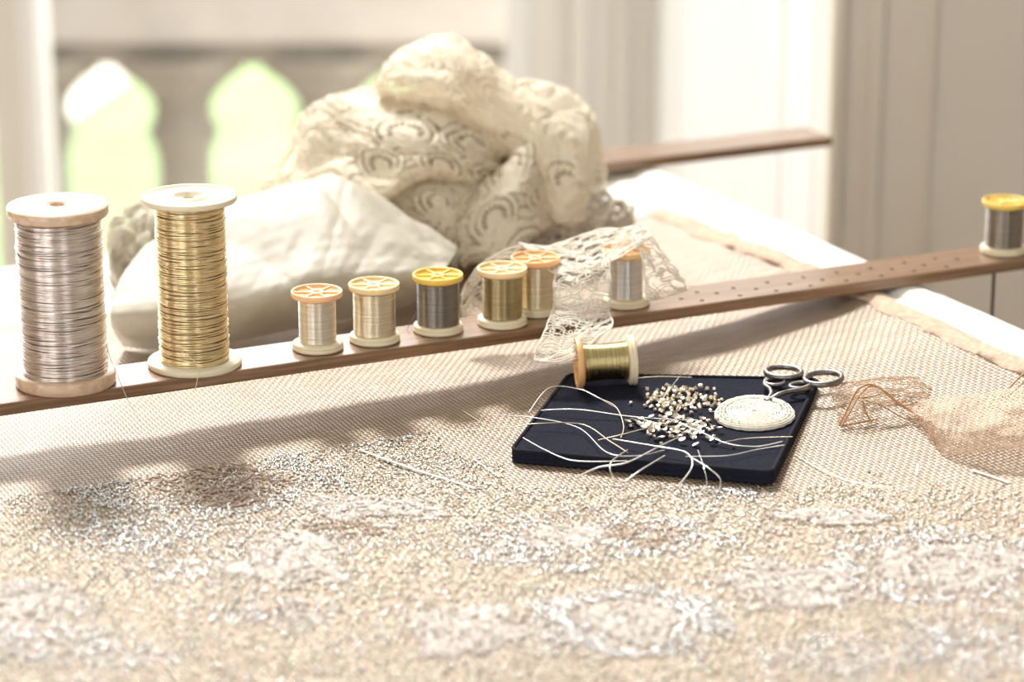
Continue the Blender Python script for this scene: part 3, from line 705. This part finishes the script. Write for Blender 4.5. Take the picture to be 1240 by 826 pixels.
# loose metal threads: (points in the photo with height above the board, radius, material, label)
threads = [
 ([(640, 500, .006), (665, 470, .010), (700, 471, .008), (725, 482, .006), (748, 495, .002)], .00030, 'silver_thread', 'silver thread arching from the board edge beneath the fallen spool'),
 ([(697, 465, .001), (720, 480, .003), (745, 492, .004), (755, 515, .002), (752, 530, .001)], .00028, 'gold_thread', 'fine gold thread trailing down the board from the fallen spool'),
 ([(655, 497, .002), (700, 496, .004), (760, 504, .002), (812, 508, .001), (845, 509, .001)], .00034, 'silver_thread', 'long straight silver thread crossing the middle of the navy board'),
 ([(585, 503, .001), (640, 505, .006), (700, 518, .003), (735, 548, .003), (772, 552, .002), (805, 545, .002)], .00030, 'silver_thread', 'silver thread sweeping from the gauze at the left to the front of the board'),
 ([(560, 497, .0006), (600, 518, .002), (650, 513, .006), (705, 514, .003), (738, 534, .002), (760, 548, .002)], .00026, 'gold_thread', 'pale gold thread lying furthest left, curling from the gauze over the board edge'),
 ([(633, 530, .003), (660, 545, .002), (690, 557, .001), (725, 559, .001), (760, 558, .001)], .00030, 'silver_thread', 'silver thread close to the front left corner of the board'),
 ([(760, 545, .002), (740, 560, .006), (742, 577, .002), (755, 583, .000), (775, 570, .003), (805, 552, .003)], .00042, 'silver_thread', 'looped silver strand bending over the front edge of the board, left loop'),
 ([(698, 578, -.0055), (725, 566, .000), (760, 560, .002), (800, 540, .003), (822, 530, .001)], .00048, 'silver_thread', 'flat bright silver strand hanging over the front edge at the left'),
 ([(742, 532, .003), (790, 540, .004), (830, 548, .004), (838, 565, .002), (822, 588, -.0055)], .00048, 'silver_thread', 'thick silver loop falling over the middle of the front edge'),
 ([(835, 553, .004), (858, 567, .003), (872, 580, -.001), (870, 596, -.0065)], .00040, 'silver_thread', 'silver thread drooping over the front edge at the right of the loop'),
 ([(845, 545, .002), (852, 565, .002), (856, 585, -.003), (852, 597, -.0065)], .00026, 'silver_thread', 'thin silver thread hanging down beside the drooping one'),
 ([(822, 512, .002), (850, 524, .003), (880, 537, .002), (915, 541, .001), (948, 535, .002)], .00040, 'silver_thread', 'bright silver thread running right from the sequin heap'),
 ([(830, 553, .002), (880, 552, .002), (915, 545, .002), (950, 539, .003)], .00032, 'silver_thread', 'silver thread curving to the right edge nearest the front'),
 ([(870, 537, .002), (905, 531, .002), (960, 529, .003)], .00028, 'gold_thread', 'gold thread below the crocheted disc reaching the right edge'),
 ([(860, 493, .001), (880, 488, .001), (902, 484, .002)], .00024, 'gold_thread', 'short gold thread between the bead heap and the scissors, upper one'),
 ([(860, 499, .001), (885, 495, .001), (895, 494, .001)], .00024, 'gold_thread', 'short gold thread between the bead heap and the crocheted disc, lower one'),
 ([(800, 486, .003), (812, 470, .005), (822, 457, .006)], .00024, 'silver_thread', 'short silver thread sticking up out of the upper bead heap'),
 ([(768, 458, .001), (800, 456, .002), (838, 457, .002)], .00018, 'gold_thread', 'very thin gold thread near the back edge of the board'),
 ([(724, 533, .001), (750, 527, .003), (790, 516, .004), (800, 508, .003)], .00026, 'gold_thread', 'gold thread leading into the sequin heap from the left'),
 ([(770, 505, .004), (800, 513, .003), (818, 508, .004)], .00024, 'gold_thread', 'short gold thread lying between the two heaps'),
]
for L, r, m, l in threads:
    P = spline([on_pad(x, y, PADZ+z+r) for x, y, z in L], 16*len(L))
    tag(build('loose_thread', MB().tube(P, r, 6), M[m]), l, 'thread', 'loose metal threads')
lay = [
 ([(436, 545), (500, 568), (577, 592)], .0009, 'white_thread', 'thick straight white thread end lying on the embroidery in the middle', .0022),
 ([(574, 556), (588, 566), (605, 578)], .0007, 'white_thread', 'short white thread end between the long one and the navy board', .0022),
 ([(1112, 562), (1110, 576)], .0009, 'white_thread', 'tiny white thread snippet below the tulle', .0018),
 ([(1178, 570), (1200, 577), (1222, 585)], .0009, 'white_thread', 'short straight white thread snippet near the right edge', .0018),
 ([(962, 550), (990, 566), (1020, 580), (1050, 587), (1085, 590)], .00030, 'gold_thread', 'fine dark gold thread lying on the gauze right of the board', .0018),
 ([(515, 505), (545, 520), (585, 520), (620, 515)], .00022, 'white_thread', 'hair thin pale thread on the gauze left of the board', .0018),
]
for L, r, m, l, up in lay:
    P = spline([on_cloth(x, y, up) for x, y in L], 14*len(L))
    tag(build('thread_snippet', MB().tube(P, r, 6, flat=.6), M[m]), l, 'thread', 'thread snippets on the cloth')

# ------------------------------------------------------------------ cloth sculpting
def surf(ctrl, nu, nv):
    """ctrl: rows x cols of world points -> nu x nv grid"""
    C_ = np.asarray(ctrl, float); R_ = np.stack([spline(C_[i], nu) for i in range(C_.shape[0])])      # rows, nu, 3
    return np.stack([spline(R_[:, k], nv) for k in range(nu)])                                          # nu, nv, 3
def grid_normals(G):
    du = np.gradient(G, axis=0); dv = np.gradient(G, axis=1); n = np.cross(du, dv); n /= np.maximum(np.linalg.norm(n, axis=2, keepdims=True), 1e-12)
    return n
def lengths(G):
    u = np.linalg.norm(np.diff(G, axis=0), axis=2).sum(0).mean(); v = np.linalg.norm(np.diff(G, axis=1), axis=2).sum(1).mean(); return u, v
def grid_faces(nu, nv):
    i, j = np.meshgrid(np.arange(nu-1), np.arange(nv-1), indexing='ij'); k = (i*nv+j).ravel()
    return np.stack([k, k+nv, k+nv+1, k+1], -1)
def facing(N, G):
    s = np.sign(((CAM-G)*N).sum(2).mean()); return N*s
def eyelet_pattern(u, v, cu, cv, step=.047, seed=0):
    """relief height and hole mask of broderie anglaise: half roundels with slots and dotted arcs, wavy cords (metres)"""
    x, y = u-cu, v-cv
    row = np.round(y/(step*.80)); xo = x-(row % 2)*step/2; col = np.round(xo/step)
    hsh = lambda k: (np.sin(row*127.1+col*311.7+k*74.7+seed)*43758.5453) % 1
    lx, ly = xo-col*step+(hsh(1)-.5)*.006*(row+col != 0), y-row*step*.80+(hsh(2)-.5)*.006*(row+col != 0)
    sc = .78+.30*hsh(3)
    r = np.hypot(lx, ly)/sc; a = np.arctan2(ly, lx); rot = (hsh(4)-.5)*2.2*(row+col != 0)-PI/2
    da = np.abs((a-rot+PI) % (2*PI)-PI); half = da < 2.1
    g = lambda d, w: np.exp(-(d/w)**2)
    h = (.0008*g(r-.0145, .0013)+.0008*g(r-.0208, .0012)+.0003*g(r-.0040, .0014))*np.clip((2.3-da)/.2, 0, 1)
    wavy = np.sin((y+.006*np.sin(x*130+row))*300)
    h += .0006*g(wavy, .3)*np.clip((r-.0215)/.001, 0, 1)
    f1 = np.abs(((a/(2*PI)*17) % 1)-.5)/17*2*PI*r; f2 = np.abs(((a/(2*PI)*46) % 1)-.5)/46*2*PI*r
    hole = half & ((np.hypot(f1*1.25, (r-.0100)*.40) < .00088) | (np.hypot(f2, r-.0174) < .00066) | ((np.hypot(f2*1.1, r-.0232) < .00062) & (hsh(6) > .4)))
    f3 = np.abs((x*1000/2.4) % 1-.5)*.0024
    hole |= (np.abs(wavy) < .17) & (f3 < .00065) & (r > .0235) & (hsh(5) > .35)
    return h, hole
def eyelet_sheet(rows, dD, nu, nv, cu, cv, seed, wr=.0022, tuck=True, back=.07, step=.047):
    """rows of (photo x, photo y, depth): crest row first; extra rows wrap the sheet round behind"""
    R_ = [[at_d(x, y, D+dD) for x, y, D in r] for r in rows]
    if tuck:
        first = [at_d(x, y+34, D+dD+back) for x, y, D in rows[0]]; last = [at_d(x+1, y-6, D+dD+.035) for x, y, D in rows[-1]]
        R_ = [first]+R_+[last]
    G = surf(R_, nu, nv); lu, lv = lengths(G)
    U, V = np.meshgrid(np.linspace(0, lu, nu), np.linspace(0, lv, nv), indexing='ij')
    N_ = facing(grid_normals(G), G)
    w = wave_noise(U, V, 24, seed)*wr+np.abs(wave_noise(U, V*.6, 38, seed+1))*wr*.8+np.abs(wave_noise(U, V, 70, seed+2))*wr*.30+wave_noise(U, V, 210, seed+3)*wr*.05-wr*1.3*np.exp(-(wave_noise(U, V, 17, seed+4)/.13)**2)
    h, hole = eyelet_pattern(U, V, lu*cu, lv*cv, step, seed)
    G = G+N_*(w+h)[..., None]
    F = grid_faces(nu, nv); F = F[~hole.ravel()[F].any(1)]
    return G.reshape(-1, 3), F
def join(parts):
    Vs, Fs, n = [], [], 0
    for V, F in parts: Vs.append(V); Fs.append(F+n); n += len(V)
    return np.concatenate(Vs), np.concatenate(Fs)

dH = .065
foldA = [[(456, 98, 1.93), (476, 68, 1.925), (500, 53, 1.92), (530, 45, 1.92), (556, 47, 1.915), (585, 70, 1.915), (625, 96, 1.915), (672, 106, 1.92), (708, 128, 1.93), (727, 165, 1.93), (731, 200, 1.93)],
         [(455, 108, 1.90), (480, 92, 1.885), (505, 84, 1.875), (535, 82, 1.868), (556, 84, 1.862), (585, 104, 1.875), (620, 125, 1.88), (660, 145, 1.875), (695, 165, 1.875), (716, 195, 1.88), (726, 218, 1.89)],
         [(458, 114, 1.905), (485, 113, 1.885), (507, 117, 1.875), (533, 121, 1.865), (553, 128, 1.868), (578, 146, 1.885), (606, 160, 1.885), (634, 175, 1.87), (664, 205, 1.865), (694, 228, 1.865), (716, 235, 1.88)],
         [(466, 116, 1.925), (488, 120, 1.91), (508, 124, 1.90), (532, 129, 1.895), (552, 138, 1.895), (574, 155, 1.90), (596, 170, 1.905), (622, 190, 1.895), (652, 250, 1.875), (680, 268, 1.87), (708, 262, 1.875)]]
foldB = [[(316, 222, 1.90), (338, 208, 1.91), (356, 170, 1.93), (364, 140, 1.935), (392, 120, 1.935), (440, 113, 1.935), (490, 118, 1.93), (535, 122, 1.925), (572, 138, 1.92), (600, 162, 1.915), (614, 184, 1.905)],
         [(318, 228, 1.88), (340, 216, 1.885), (362, 190, 1.895), (382, 165, 1.895), (410, 150, 1.885), (448, 150, 1.87), (490, 152, 1.86), (530, 152, 1.855), (565, 164, 1.86), (592, 180, 1.875), (608, 192, 1.89)],
         [(320, 232, 1.87), (343, 225, 1.87), (372, 215, 1.87), (402, 196, 1.872), (432, 188, 1.865), (462, 190, 1.85), (496, 188, 1.84), (530, 190, 1.84), (560, 198, 1.85), (584, 205, 1.868), (602, 202, 1.885)],
         [(324, 240, 1.865), (350, 240, 1.86), (384, 243, 1.85), (418, 240, 1.845), (446, 240, 1.84), (470, 236, 1.835), (502, 216, 1.84), (530, 216, 1.85), (556, 226, 1.865), (578, 226, 1.88), (596, 212, 1.89)]]
foldC = [[(440, 222, 1.89), (478, 206, 1.88), (512, 208, 1.875), (545, 214, 1.875), (575, 216, 1.88), (602, 206, 1.89)],
         [(450, 250, 1.875), (488, 236, 1.855), (520, 232, 1.845), (548, 236, 1.845), (572, 238, 1.855), (594, 226, 1.875)],
         [(470, 290, 1.87), (505, 275, 1.85), (533, 266, 1.84), (552, 262, 1.84), (570, 258, 1.855), (588, 246, 1.875)],
         [(490, 318, 1.86), (525, 312, 1.845), (546, 300, 1.845), (556, 290, 1.85), (568, 284, 1.86), (580, 275, 1.875)]]
foldD = [[(540, 262, 1.875), (566, 240, 1.87), (592, 216, 1.865), (620, 192, 1.865), (645, 168, 1.875), (662, 172, 1.89)],
         [(545, 282, 1.85), (570, 258, 1.845), (598, 238, 1.84), (626, 222, 1.845), (650, 205, 1.86), (668, 205, 1.885)],
         [(553, 300, 1.845), (580, 285, 1.835), (606, 270, 1.835), (632, 258, 1.84), (655, 243, 1.86), (670, 240, 1.885)],
         [(560, 322, 1.84), (588, 316, 1.83), (614, 308, 1.83), (640, 292, 1.84), (660, 275, 1.86), (675, 268, 1.88)]]
shell = [[(400, 150, 1.99), (480, 130, 1.97), (560, 145, 1.955), (630, 165, 1.95), (700, 190, 1.96)],
         [(400, 210, 1.96), (480, 200, 1.94), (560, 200, 1.93), (620, 215, 1.925), (690, 240, 1.93)],
         [(400, 300, 1.93), (480, 310, 1.92), (560, 318, 1.91), (620, 310, 1.905), (690, 290, 1.91)]]
parts = [eyelet_sheet(foldA, dH, 420, 230, .56, .42, 1, .0013), eyelet_sheet(foldB, dH, 440, 260, .60, .46, 11, .0016),
         eyelet_sheet(foldC, dH, 260, 190, .45, .48, 21, .0008, back=.03), eyelet_sheet(foldD, dH, 260, 200, .36, .55, 31, .0008, back=.03)]
V, F = join(parts); hb_ = on_cloth(560, 318); hb_[2] = V[:, 2].min()
heap = thing('eyelet_fabric', hb_, 'crumpled heap of cream eyelet embroidered cotton, the tallest fabric in the middle', 'fabric')
fast_mesh('folds', V-hb_, F, M['eyelet'], heap)
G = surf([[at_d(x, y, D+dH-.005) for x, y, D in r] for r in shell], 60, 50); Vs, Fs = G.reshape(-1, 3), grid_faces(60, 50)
fast_mesh('shade_backing', Vs-hb_, Fs, M['heap_shade'], heap)  # added dark sheet behind the folds, painted as their shaded interior
# back side of the bundle so that it is a closed heap
bk = [[at_d(x, y, D+dH) for x, y, D in r] for r in ([(330, 215, 1.96), (390, 135, 1.98), (480, 115, 1.985), (560, 80, 1.98), (660, 125, 1.98), (722, 190, 1.97)], [(330, 218, 1.97), (390, 180, 2.0), (480, 170, 2.01), (560, 160, 2.01), (660, 180, 2.0), (722, 204, 1.98)], [(335, 228, 1.98), (390, 224, 2.01), (480, 222, 2.02), (560, 220, 2.02), (650, 220, 2.01), (715, 216, 1.985)])]
G = surf(bk, 80, 40); U, V_2 = np.meshgrid(np.linspace(0, .25, 80), np.linspace(0, .1, 40), indexing='ij'); G = G+grid_normals(G)*(.002*wave_noise(U, V_2, 30, 77))[..., None]
fast_mesh('back_fold', G.reshape(-1, 3)-hb_, grid_faces(80, 40), M['eyelet'], heap)

# sheer ivory silk in front of the heap
def bot(x): return 465-.139*x
org = [[(183, 292), (215, 272), (250, 258), (310, 240), (350, 226), (382, 214), (412, 221), (450, 236), (500, 266), (535, 286), (554, 301)],
       [(160, 320), (205, 305), (255, 290), (310, 275), (350, 262), (388, 252), (420, 256), (455, 268), (502, 288), (530, 300), (550, 308)],
       [(142, 352), (195, 345), (255, 335), (312, 322), (352, 310), (390, 302), (424, 302), (460, 306), (502, 312), (528, 316), (544, 318)],
       [(135, 386), (190, 386), (255, 378), (312, 368), (352, 358), (390, 350), (424, 346), (460, 342), (500, 338), (522, 334), (538, 328)],
       [(150, 420), (195, 424), (255, 420), (312, 408), (352, 400), (390, 392), (424, 386), (460, 378), (496, 366), (518, 352), (534, 342)]]
depth = [[1.845, 1.855, 1.865, 1.875, 1.88, 1.885, 1.885, 1.882, 1.875, 1.868, 1.862],
         [1.815, 1.820, 1.825, 1.835, 1.84, 1.845, 1.848, 1.850, 1.850, 1.850, 1.852],
         [1.785, 1.785, 1.790, 1.800, 1.805, 1.81, 1.815, 1.822, 1.828, 1.835, 1.840],
         [1.765, 1.762, 1.768, 1.776, 1.782, 1.788, 1.795, 1.803, 1.812, 1.822, 1.832]]
R_ = [[at_d(x, y, d) for (x, y), d in zip(r, dr_)] for r, dr_ in zip(org[:4], depth)]
R_.append([on_cloth(x, y, .003) for x, y in org[4]])
R_ = [[at_d(x, y+30, d+.03) for (x, y), d in zip(org[0], depth[0])]]+R_
G = surf(R_, 240, 170); lu, lv = lengths(G); U, V_2 = np.meshgrid(np.linspace(0, lu, 240), np.linspace(0, lv, 170), indexing='ij')
q = U-V_2*.55
fol = np.abs(wave_noise(q, V_2*.12, 13, 94, 7))*.0020+np.abs(wave_noise(q+.9*V_2, V_2*.1, 22, 92, 6))*.0010+wave_noise(U, V_2, 14, 95)*.0012+wave_noise(U, V_2, 70, 96)*.00014
fade = np.clip(np.linspace(1, 0, 170)*8, 0, 1)[None]*np.clip(np.linspace(1, 0, 240)*6, 0.1, 1)[:, None]
G = G+facing(grid_normals(G), G)*(fol*fade)[..., None]
Vo = G.reshape(-1, 3); ob = on_cloth(330, 412)
so = fast_mesh('silk_organza', Vo-ob, grid_faces(240, 170), M['organza']); so.location = ob
tag(so, 'smooth sheer ivory silk spread in front of the eyelet heap, behind the small spools', 'fabric')

# ------------------------------------------------------------------ lace made of real cords
def bilinear(G, s, t):
    nu, nv = G.shape[:2]; x = np.clip(s, 0, 1)*(nu-1); y = np.clip(t, 0, 1)*(nv-1)
    i = np.minimum(x.astype(int), nu-2); j = np.minimum(y.astype(int), nv-2); f = (x-i)[:, None]; g = (y-j)[:, None]
    return G[i, j]*(1-f)*(1-g)+G[i+1, j]*f*(1-g)+G[i, j+1]*(1-f)*g+G[i+1, j+1]*f*g
def lace_on(G, mb, seed, cord=.00043, pitch=.0054, dens=1., edge=True):
    """guipure: meandering double cords, rings and thin bars, laid on the surface G"""
    g = np.random.default_rng(seed); lu, lv = lengths(G); Nn = facing(grid_normals(G), G)
    def lay_(u, v, r, z=0.):
        keep = (u >= 0) & (u <= lu) & (v >= 0) & (v <= lv)
        if keep.sum() < 2: return
        idx = np.where(keep)[0]
        for run in np.split(idx, np.where(np.diff(idx) > 1)[0]+1):
            if len(run) < 2: continue
            P = bilinear(G, u[run]/lu, v[run]/lv)+bilinear(Nn, u[run]/lu, v[run]/lv)*z
            mb.tube(P, r, 4)
    n = max(2, int(lv/pitch))
    for k in range(n+1):
        v0 = (k+.5)*lv/n; s = np.arange(-.002, lu+.002, .0008)
        ph = g.uniform(0, 6); am = pitch*g.uniform(.28, .5); fr = g.uniform(280, 420)
        wv = am*np.sin(s*fr+ph)+am*.5*np.sin(s*fr*.47+ph*2)
        su = s+.0018*np.sin(s*fr*1.5+ph)
        lay_(su, v0+wv, cord, .0003); lay_(su, v0+wv+.0021, cord, .0003)
    a = np.linspace(0, 2*PI, 12)
    for k in range(int(lu*lv/.00006*dens)):
        cu, cv_ = g.uniform(0, lu), g.uniform(0, lv); r = g.uniform(.0011, .0024)
        lay_(cu+r*np.cos(a), cv_+r*np.sin(a)*g.uniform(.6, 1), cord*.9, .0004)
    for k in range(int(lu*lv/.00003*dens)):
        cu, cv_ = g.uniform(0, lu), g.uniform(0, lv); th = g.uniform(0, PI); l = g.uniform(.002, .0042)
        t = np.linspace(-1, 1, 4); lay_(cu+l*t*np.cos(th)+.0004*t*t, cv_+l*t*np.sin(th), cord*.5, 0.)
    if edge:
        for vv2 in (.0003, lv-.0003): s = np.arange(0, lu, .001); lay_(s, np.full_like(s, vv2), cord*1.3, .0002)
        for uu2 in (.0003, lu-.0003): s = np.arange(0, lv, .001); lay_(np.full_like(s, uu2), s, cord*1.3, .0002)
def crumple(G, amp, fr, seed):
    lu, lv = lengths(G); U, V_2 = np.meshgrid(np.linspace(0, lu, G.shape[0]), np.linspace(0, lv, G.shape[1]), indexing='ij')
    return G+facing(grid_normals(G), G)*(amp*(wave_noise(U, V_2, fr, seed)+.6*np.abs(wave_noise(U, V_2, fr*1.7, seed+1))))[..., None]
def dgrid(rows): return [[at_d(x, y, D) for x, y, D in r] for r in rows]

# lace tent over the spools on the lath
L1 = dgrid([[(562, 352, 1.772), (580, 322, 1.772), (604, 305, 1.770), (632, 298, 1.768), (664, 300, 1.766)], [(558, 368, 1.772), (578, 346, 1.776), (604, 336, 1.778), (634, 334, 1.778), (664, 334, 1.776)], [(560, 386, 1.772), (584, 386, 1.774), (608, 380, 1.776), (636, 374, 1.778), (664, 370, 1.778)]])
L2 = dgrid([[(628, 297, 1.772), (664, 299, 1.772), (700, 290, 1.772), (740, 279, 1.774), (774, 270, 1.772)], [(652, 312, 1.745), (676, 312, 1.745), (706, 304, 1.748), (744, 294, 1.752), (784, 280, 1.757)], [(664, 328, 1.722), (684, 332, 1.715), (708, 330, 1.715), (742, 318, 1.722), (790, 292, 1.738)]])
L2b = dgrid([[(676, 318, 1.73), (692, 320, 1.725), (708, 320, 1.722), (724, 316, 1.722), (738, 310, 1.725)], [(672, 345, 1.713), (690, 344, 1.706), (708, 342, 1.704), (724, 340, 1.706), (738, 336, 1.712)], [(668, 380, 1.706), (688, 384, 1.698), (706, 386, 1.697), (722, 384, 1.70), (738, 376, 1.708)],
             [(656, 408, 1.680), (676, 410, 1.676), (696, 410, 1.676), (716, 404, 1.680), (742, 394, 1.690)], [(646, 436, 1.670), (666, 440, 1.666), (688, 440, 1.664), (706, 430, 1.668), (724, 412, 1.676)]])
L3 = dgrid([[(764, 276, 1.766), (774, 272, 1.764), (784, 284, 1.764), (796, 298, 1.766)], [(774, 300, 1.738), (784, 302, 1.738), (798, 308, 1.744), (813, 320, 1.752)], [(780, 330, 1.727), (792, 330, 1.730), (806, 330, 1.738), (824, 337, 1.75)], [(782, 364, 1.722), (798, 362, 1.728), (816, 357, 1.738), (834, 351, 1.752)]])
mb = MB()
lace_on(crumple(surf(L1, 60, 40), .0010, 34, 3), mb, 1, pitch=.0052, dens=1.6); lace_on(crumple(surf(L2, 70, 40), .0011, 36, 5), mb, 2, cord=.00044, pitch=.0050, dens=1.2)
lace_on(crumple(surf(L2b, 50, 70), .0012, 36, 7), mb, 3, dens=1.4); lace_on(crumple(surf(L3, 40, 60), .0007, 50, 9), mb, 4, pitch=.006, dens=.6)
lc = build('guipure_lace', mb, M['lace']); tag(lc, 'cream guipure lace trim draped like a tent over two spools on the lath', 'lace')
# ecru lace crumpled at the foot of the heap
L4 = [[(586, 288, 1.955), (620, 262, 1.96), (660, 250, 1.97), (700, 240, 1.98), (738, 236, 1.99), (756, 246, 1.99)], [(582, 306, 1.935), (620, 288, 1.935), (660, 276, 1.94), (700, 268, 1.95), (736, 262, 1.965), (764, 262, 1.975)]]
R_ = dgrid(L4)+[[on_cloth(x, y, .006) for x, y in ((584, 330), (620, 322), (660, 314), (700, 306), (740, 292), (772, 276))]]
mb = MB(); lace_on(crumple(surf(R_, 90, 50), .0038, 34, 13), mb, 5, cord=.0006, dens=1.6); lace_on(crumple(surf(R_, 90, 50)-np.array([0, 0, .003]), .003, 30, 15), mb, 6, cord=.0006, dens=1.2)
tag(build('ecru_lace', mb, M['lace_grey']), 'crumpled grey ecru lace at the right foot of the eyelet heap', 'lace')
# crochet lace at the left behind the tall reels
R_ = dgrid([[(134, 282, 1.93), (160, 258, 1.94), (190, 248, 1.95), (230, 250, 1.95), (270, 262, 1.94), (312, 272, 1.93)], [(132, 310, 1.90), (160, 292, 1.90), (190, 280, 1.905), (230, 282, 1.905), (270, 290, 1.90), (310, 290, 1.90)]])+[[on_cloth(x, y, .004) for x, y in ((134, 345), (160, 335), (190, 330), (230, 325), (270, 318), (310, 310))]]
mb = MB(); lace_on(crumple(surf(R_, 90, 50), .0045, 34, 23), mb, 7, cord=.0007, dens=1.8); lace_on(crumple(surf(R_, 90, 50)-np.array([0, 0, .003]), .004, 30, 25), mb, 8, cord=.0007, dens=1.4)
tag(build('crochet_lace', mb, M['crochet_grey']), 'knotted ecru crochet lace bunched behind the two tall reels', 'lace')

# ------------------------------------------------------------------ tulle with brown corded edge at the right
tp = on_cloth(1160, 540)
tul = thing('tulle_lace', tp, 'ecru dotted tulle with a brown corded edge crumpled on the gauze at the right', 'tulle')
def oc(x, y, up): return on_cloth(x, y+up*1900, .0015)+np.array([0, 0, up])
R_ = [[oc(1088, 488, .003), oc(1118, 484, .012), oc(1150, 482, .016), (oc(1185, 478, .015)), oc(1225, 470, .016), oc(1270, 468, .012)],
      [oc(1098, 500, .004), oc(1124, 502, .014), oc(1154, 498, .020), oc(1188, 500, .017), oc(1228, 494, .022), oc(1272, 492, .018)],
      [oc(1112, 512, .002), oc(1134, 520, .012), oc(1160, 522, .014), oc(1192, 520, .020), oc(1230, 516, .016), oc(1274, 514, .018)],
      [oc(1130, 536, .001), oc(1146, 540, .006), oc(1168, 538, .010), oc(1196, 538, .013), oc(1232, 534, .016), oc(1276, 532, .014)],
      [oc(1142, 552, .000), oc(1154, 552, .003), oc(1174, 550, .004), oc(1200, 548, .008), oc(1234, 546, .010), oc(1278, 544, .010)]]
G = crumple(crumple(surf(R_, 300, 220), .0012, 17, 61), .00035, 55, 62); lu, lv = lengths(G); U, V_2 = np.meshgrid(np.linspace(0, lu, 300), np.linspace(0, lv, 220), indexing='ij')
st = .0030; rw_ = np.round(V_2/(st*.87)); lx = (U+(rw_ % 2)*st/2+st/2) % st-st/2; ly = V_2-rw_*st*.87
hole = (np.hypot(lx, ly) < .00085) & (wave_noise(U, V_2, 26, 63) > -9)
F = grid_faces(300, 220); F = F[~hole.ravel()[F].any(1)]
fast_mesh('net', G.reshape(-1, 3)-tp, F, M['tulle'], tul)
def cord(L, r=.0006): return MB().tube(spline([oc(*p) for p in L], 14*len(L)), r*.75, 6)
for L, r in (([(1016, 516, .001), (1024, 500, .008), (1036, 476, .018), (1050, 468, .020), (1064, 472, .018), (1082, 486, .012), (1102, 498, .006), (1112, 508, .003)], .0008),
             ([(1018, 518, .001), (1030, 498, .010), (1041, 479, .017), (1054, 470, .019), (1072, 477, .016), (1096, 496, .006)], .0006),
             ([(1036, 484, .014), (1052, 482, .012), (1070, 478, .014)], .0006), ([(1044, 487, .012), (1048, 500, .006), (1056, 512, .001)], .0007),
             ([(1046, 486, .012), (1070, 494, .008), (1092, 506, .003), (1112, 508, .001)], .0005), ([(1018, 516, .001), (1040, 512, .002), (1062, 508, .001)], .0007), ([(1112, 504, .003), (1126, 520, .004), (1138, 545, .001)], .0009),
             ([(1212, 482, .008), (1222, 470, .010), (1236, 456, .012), (1252, 446, .010)], .0008), ([(1214, 484, .006), (1228, 474, .010), (1244, 458, .010)], .0006)):
    build('corded_edge', cord(L, r), M['brown_cord'], tul)
mb = MB()
R2 = [[oc(1004, 470, .001), oc(1030, 462, .006), (oc(1060, 460, .010)), oc(1100, 458, .008), oc(1130, 470, .004)], [oc(1010, 490, .002), oc(1034, 478, .010), oc(1066, 476, .014), oc(1100, 476, .012), oc(1126, 478, .010)], [oc(1018, 514, .001), oc(1040, 504, .006), oc(1070, 496, .008), oc(1104, 490, .006), oc(1122, 486, .012)]]
lace_on(crumple(surf(R2, 60, 30), .0010, 40, 71), mb, 9, cord=.00028, pitch=.005, dens=.7, edge=False)
build('net_border', mb, M['tulle'], tul)
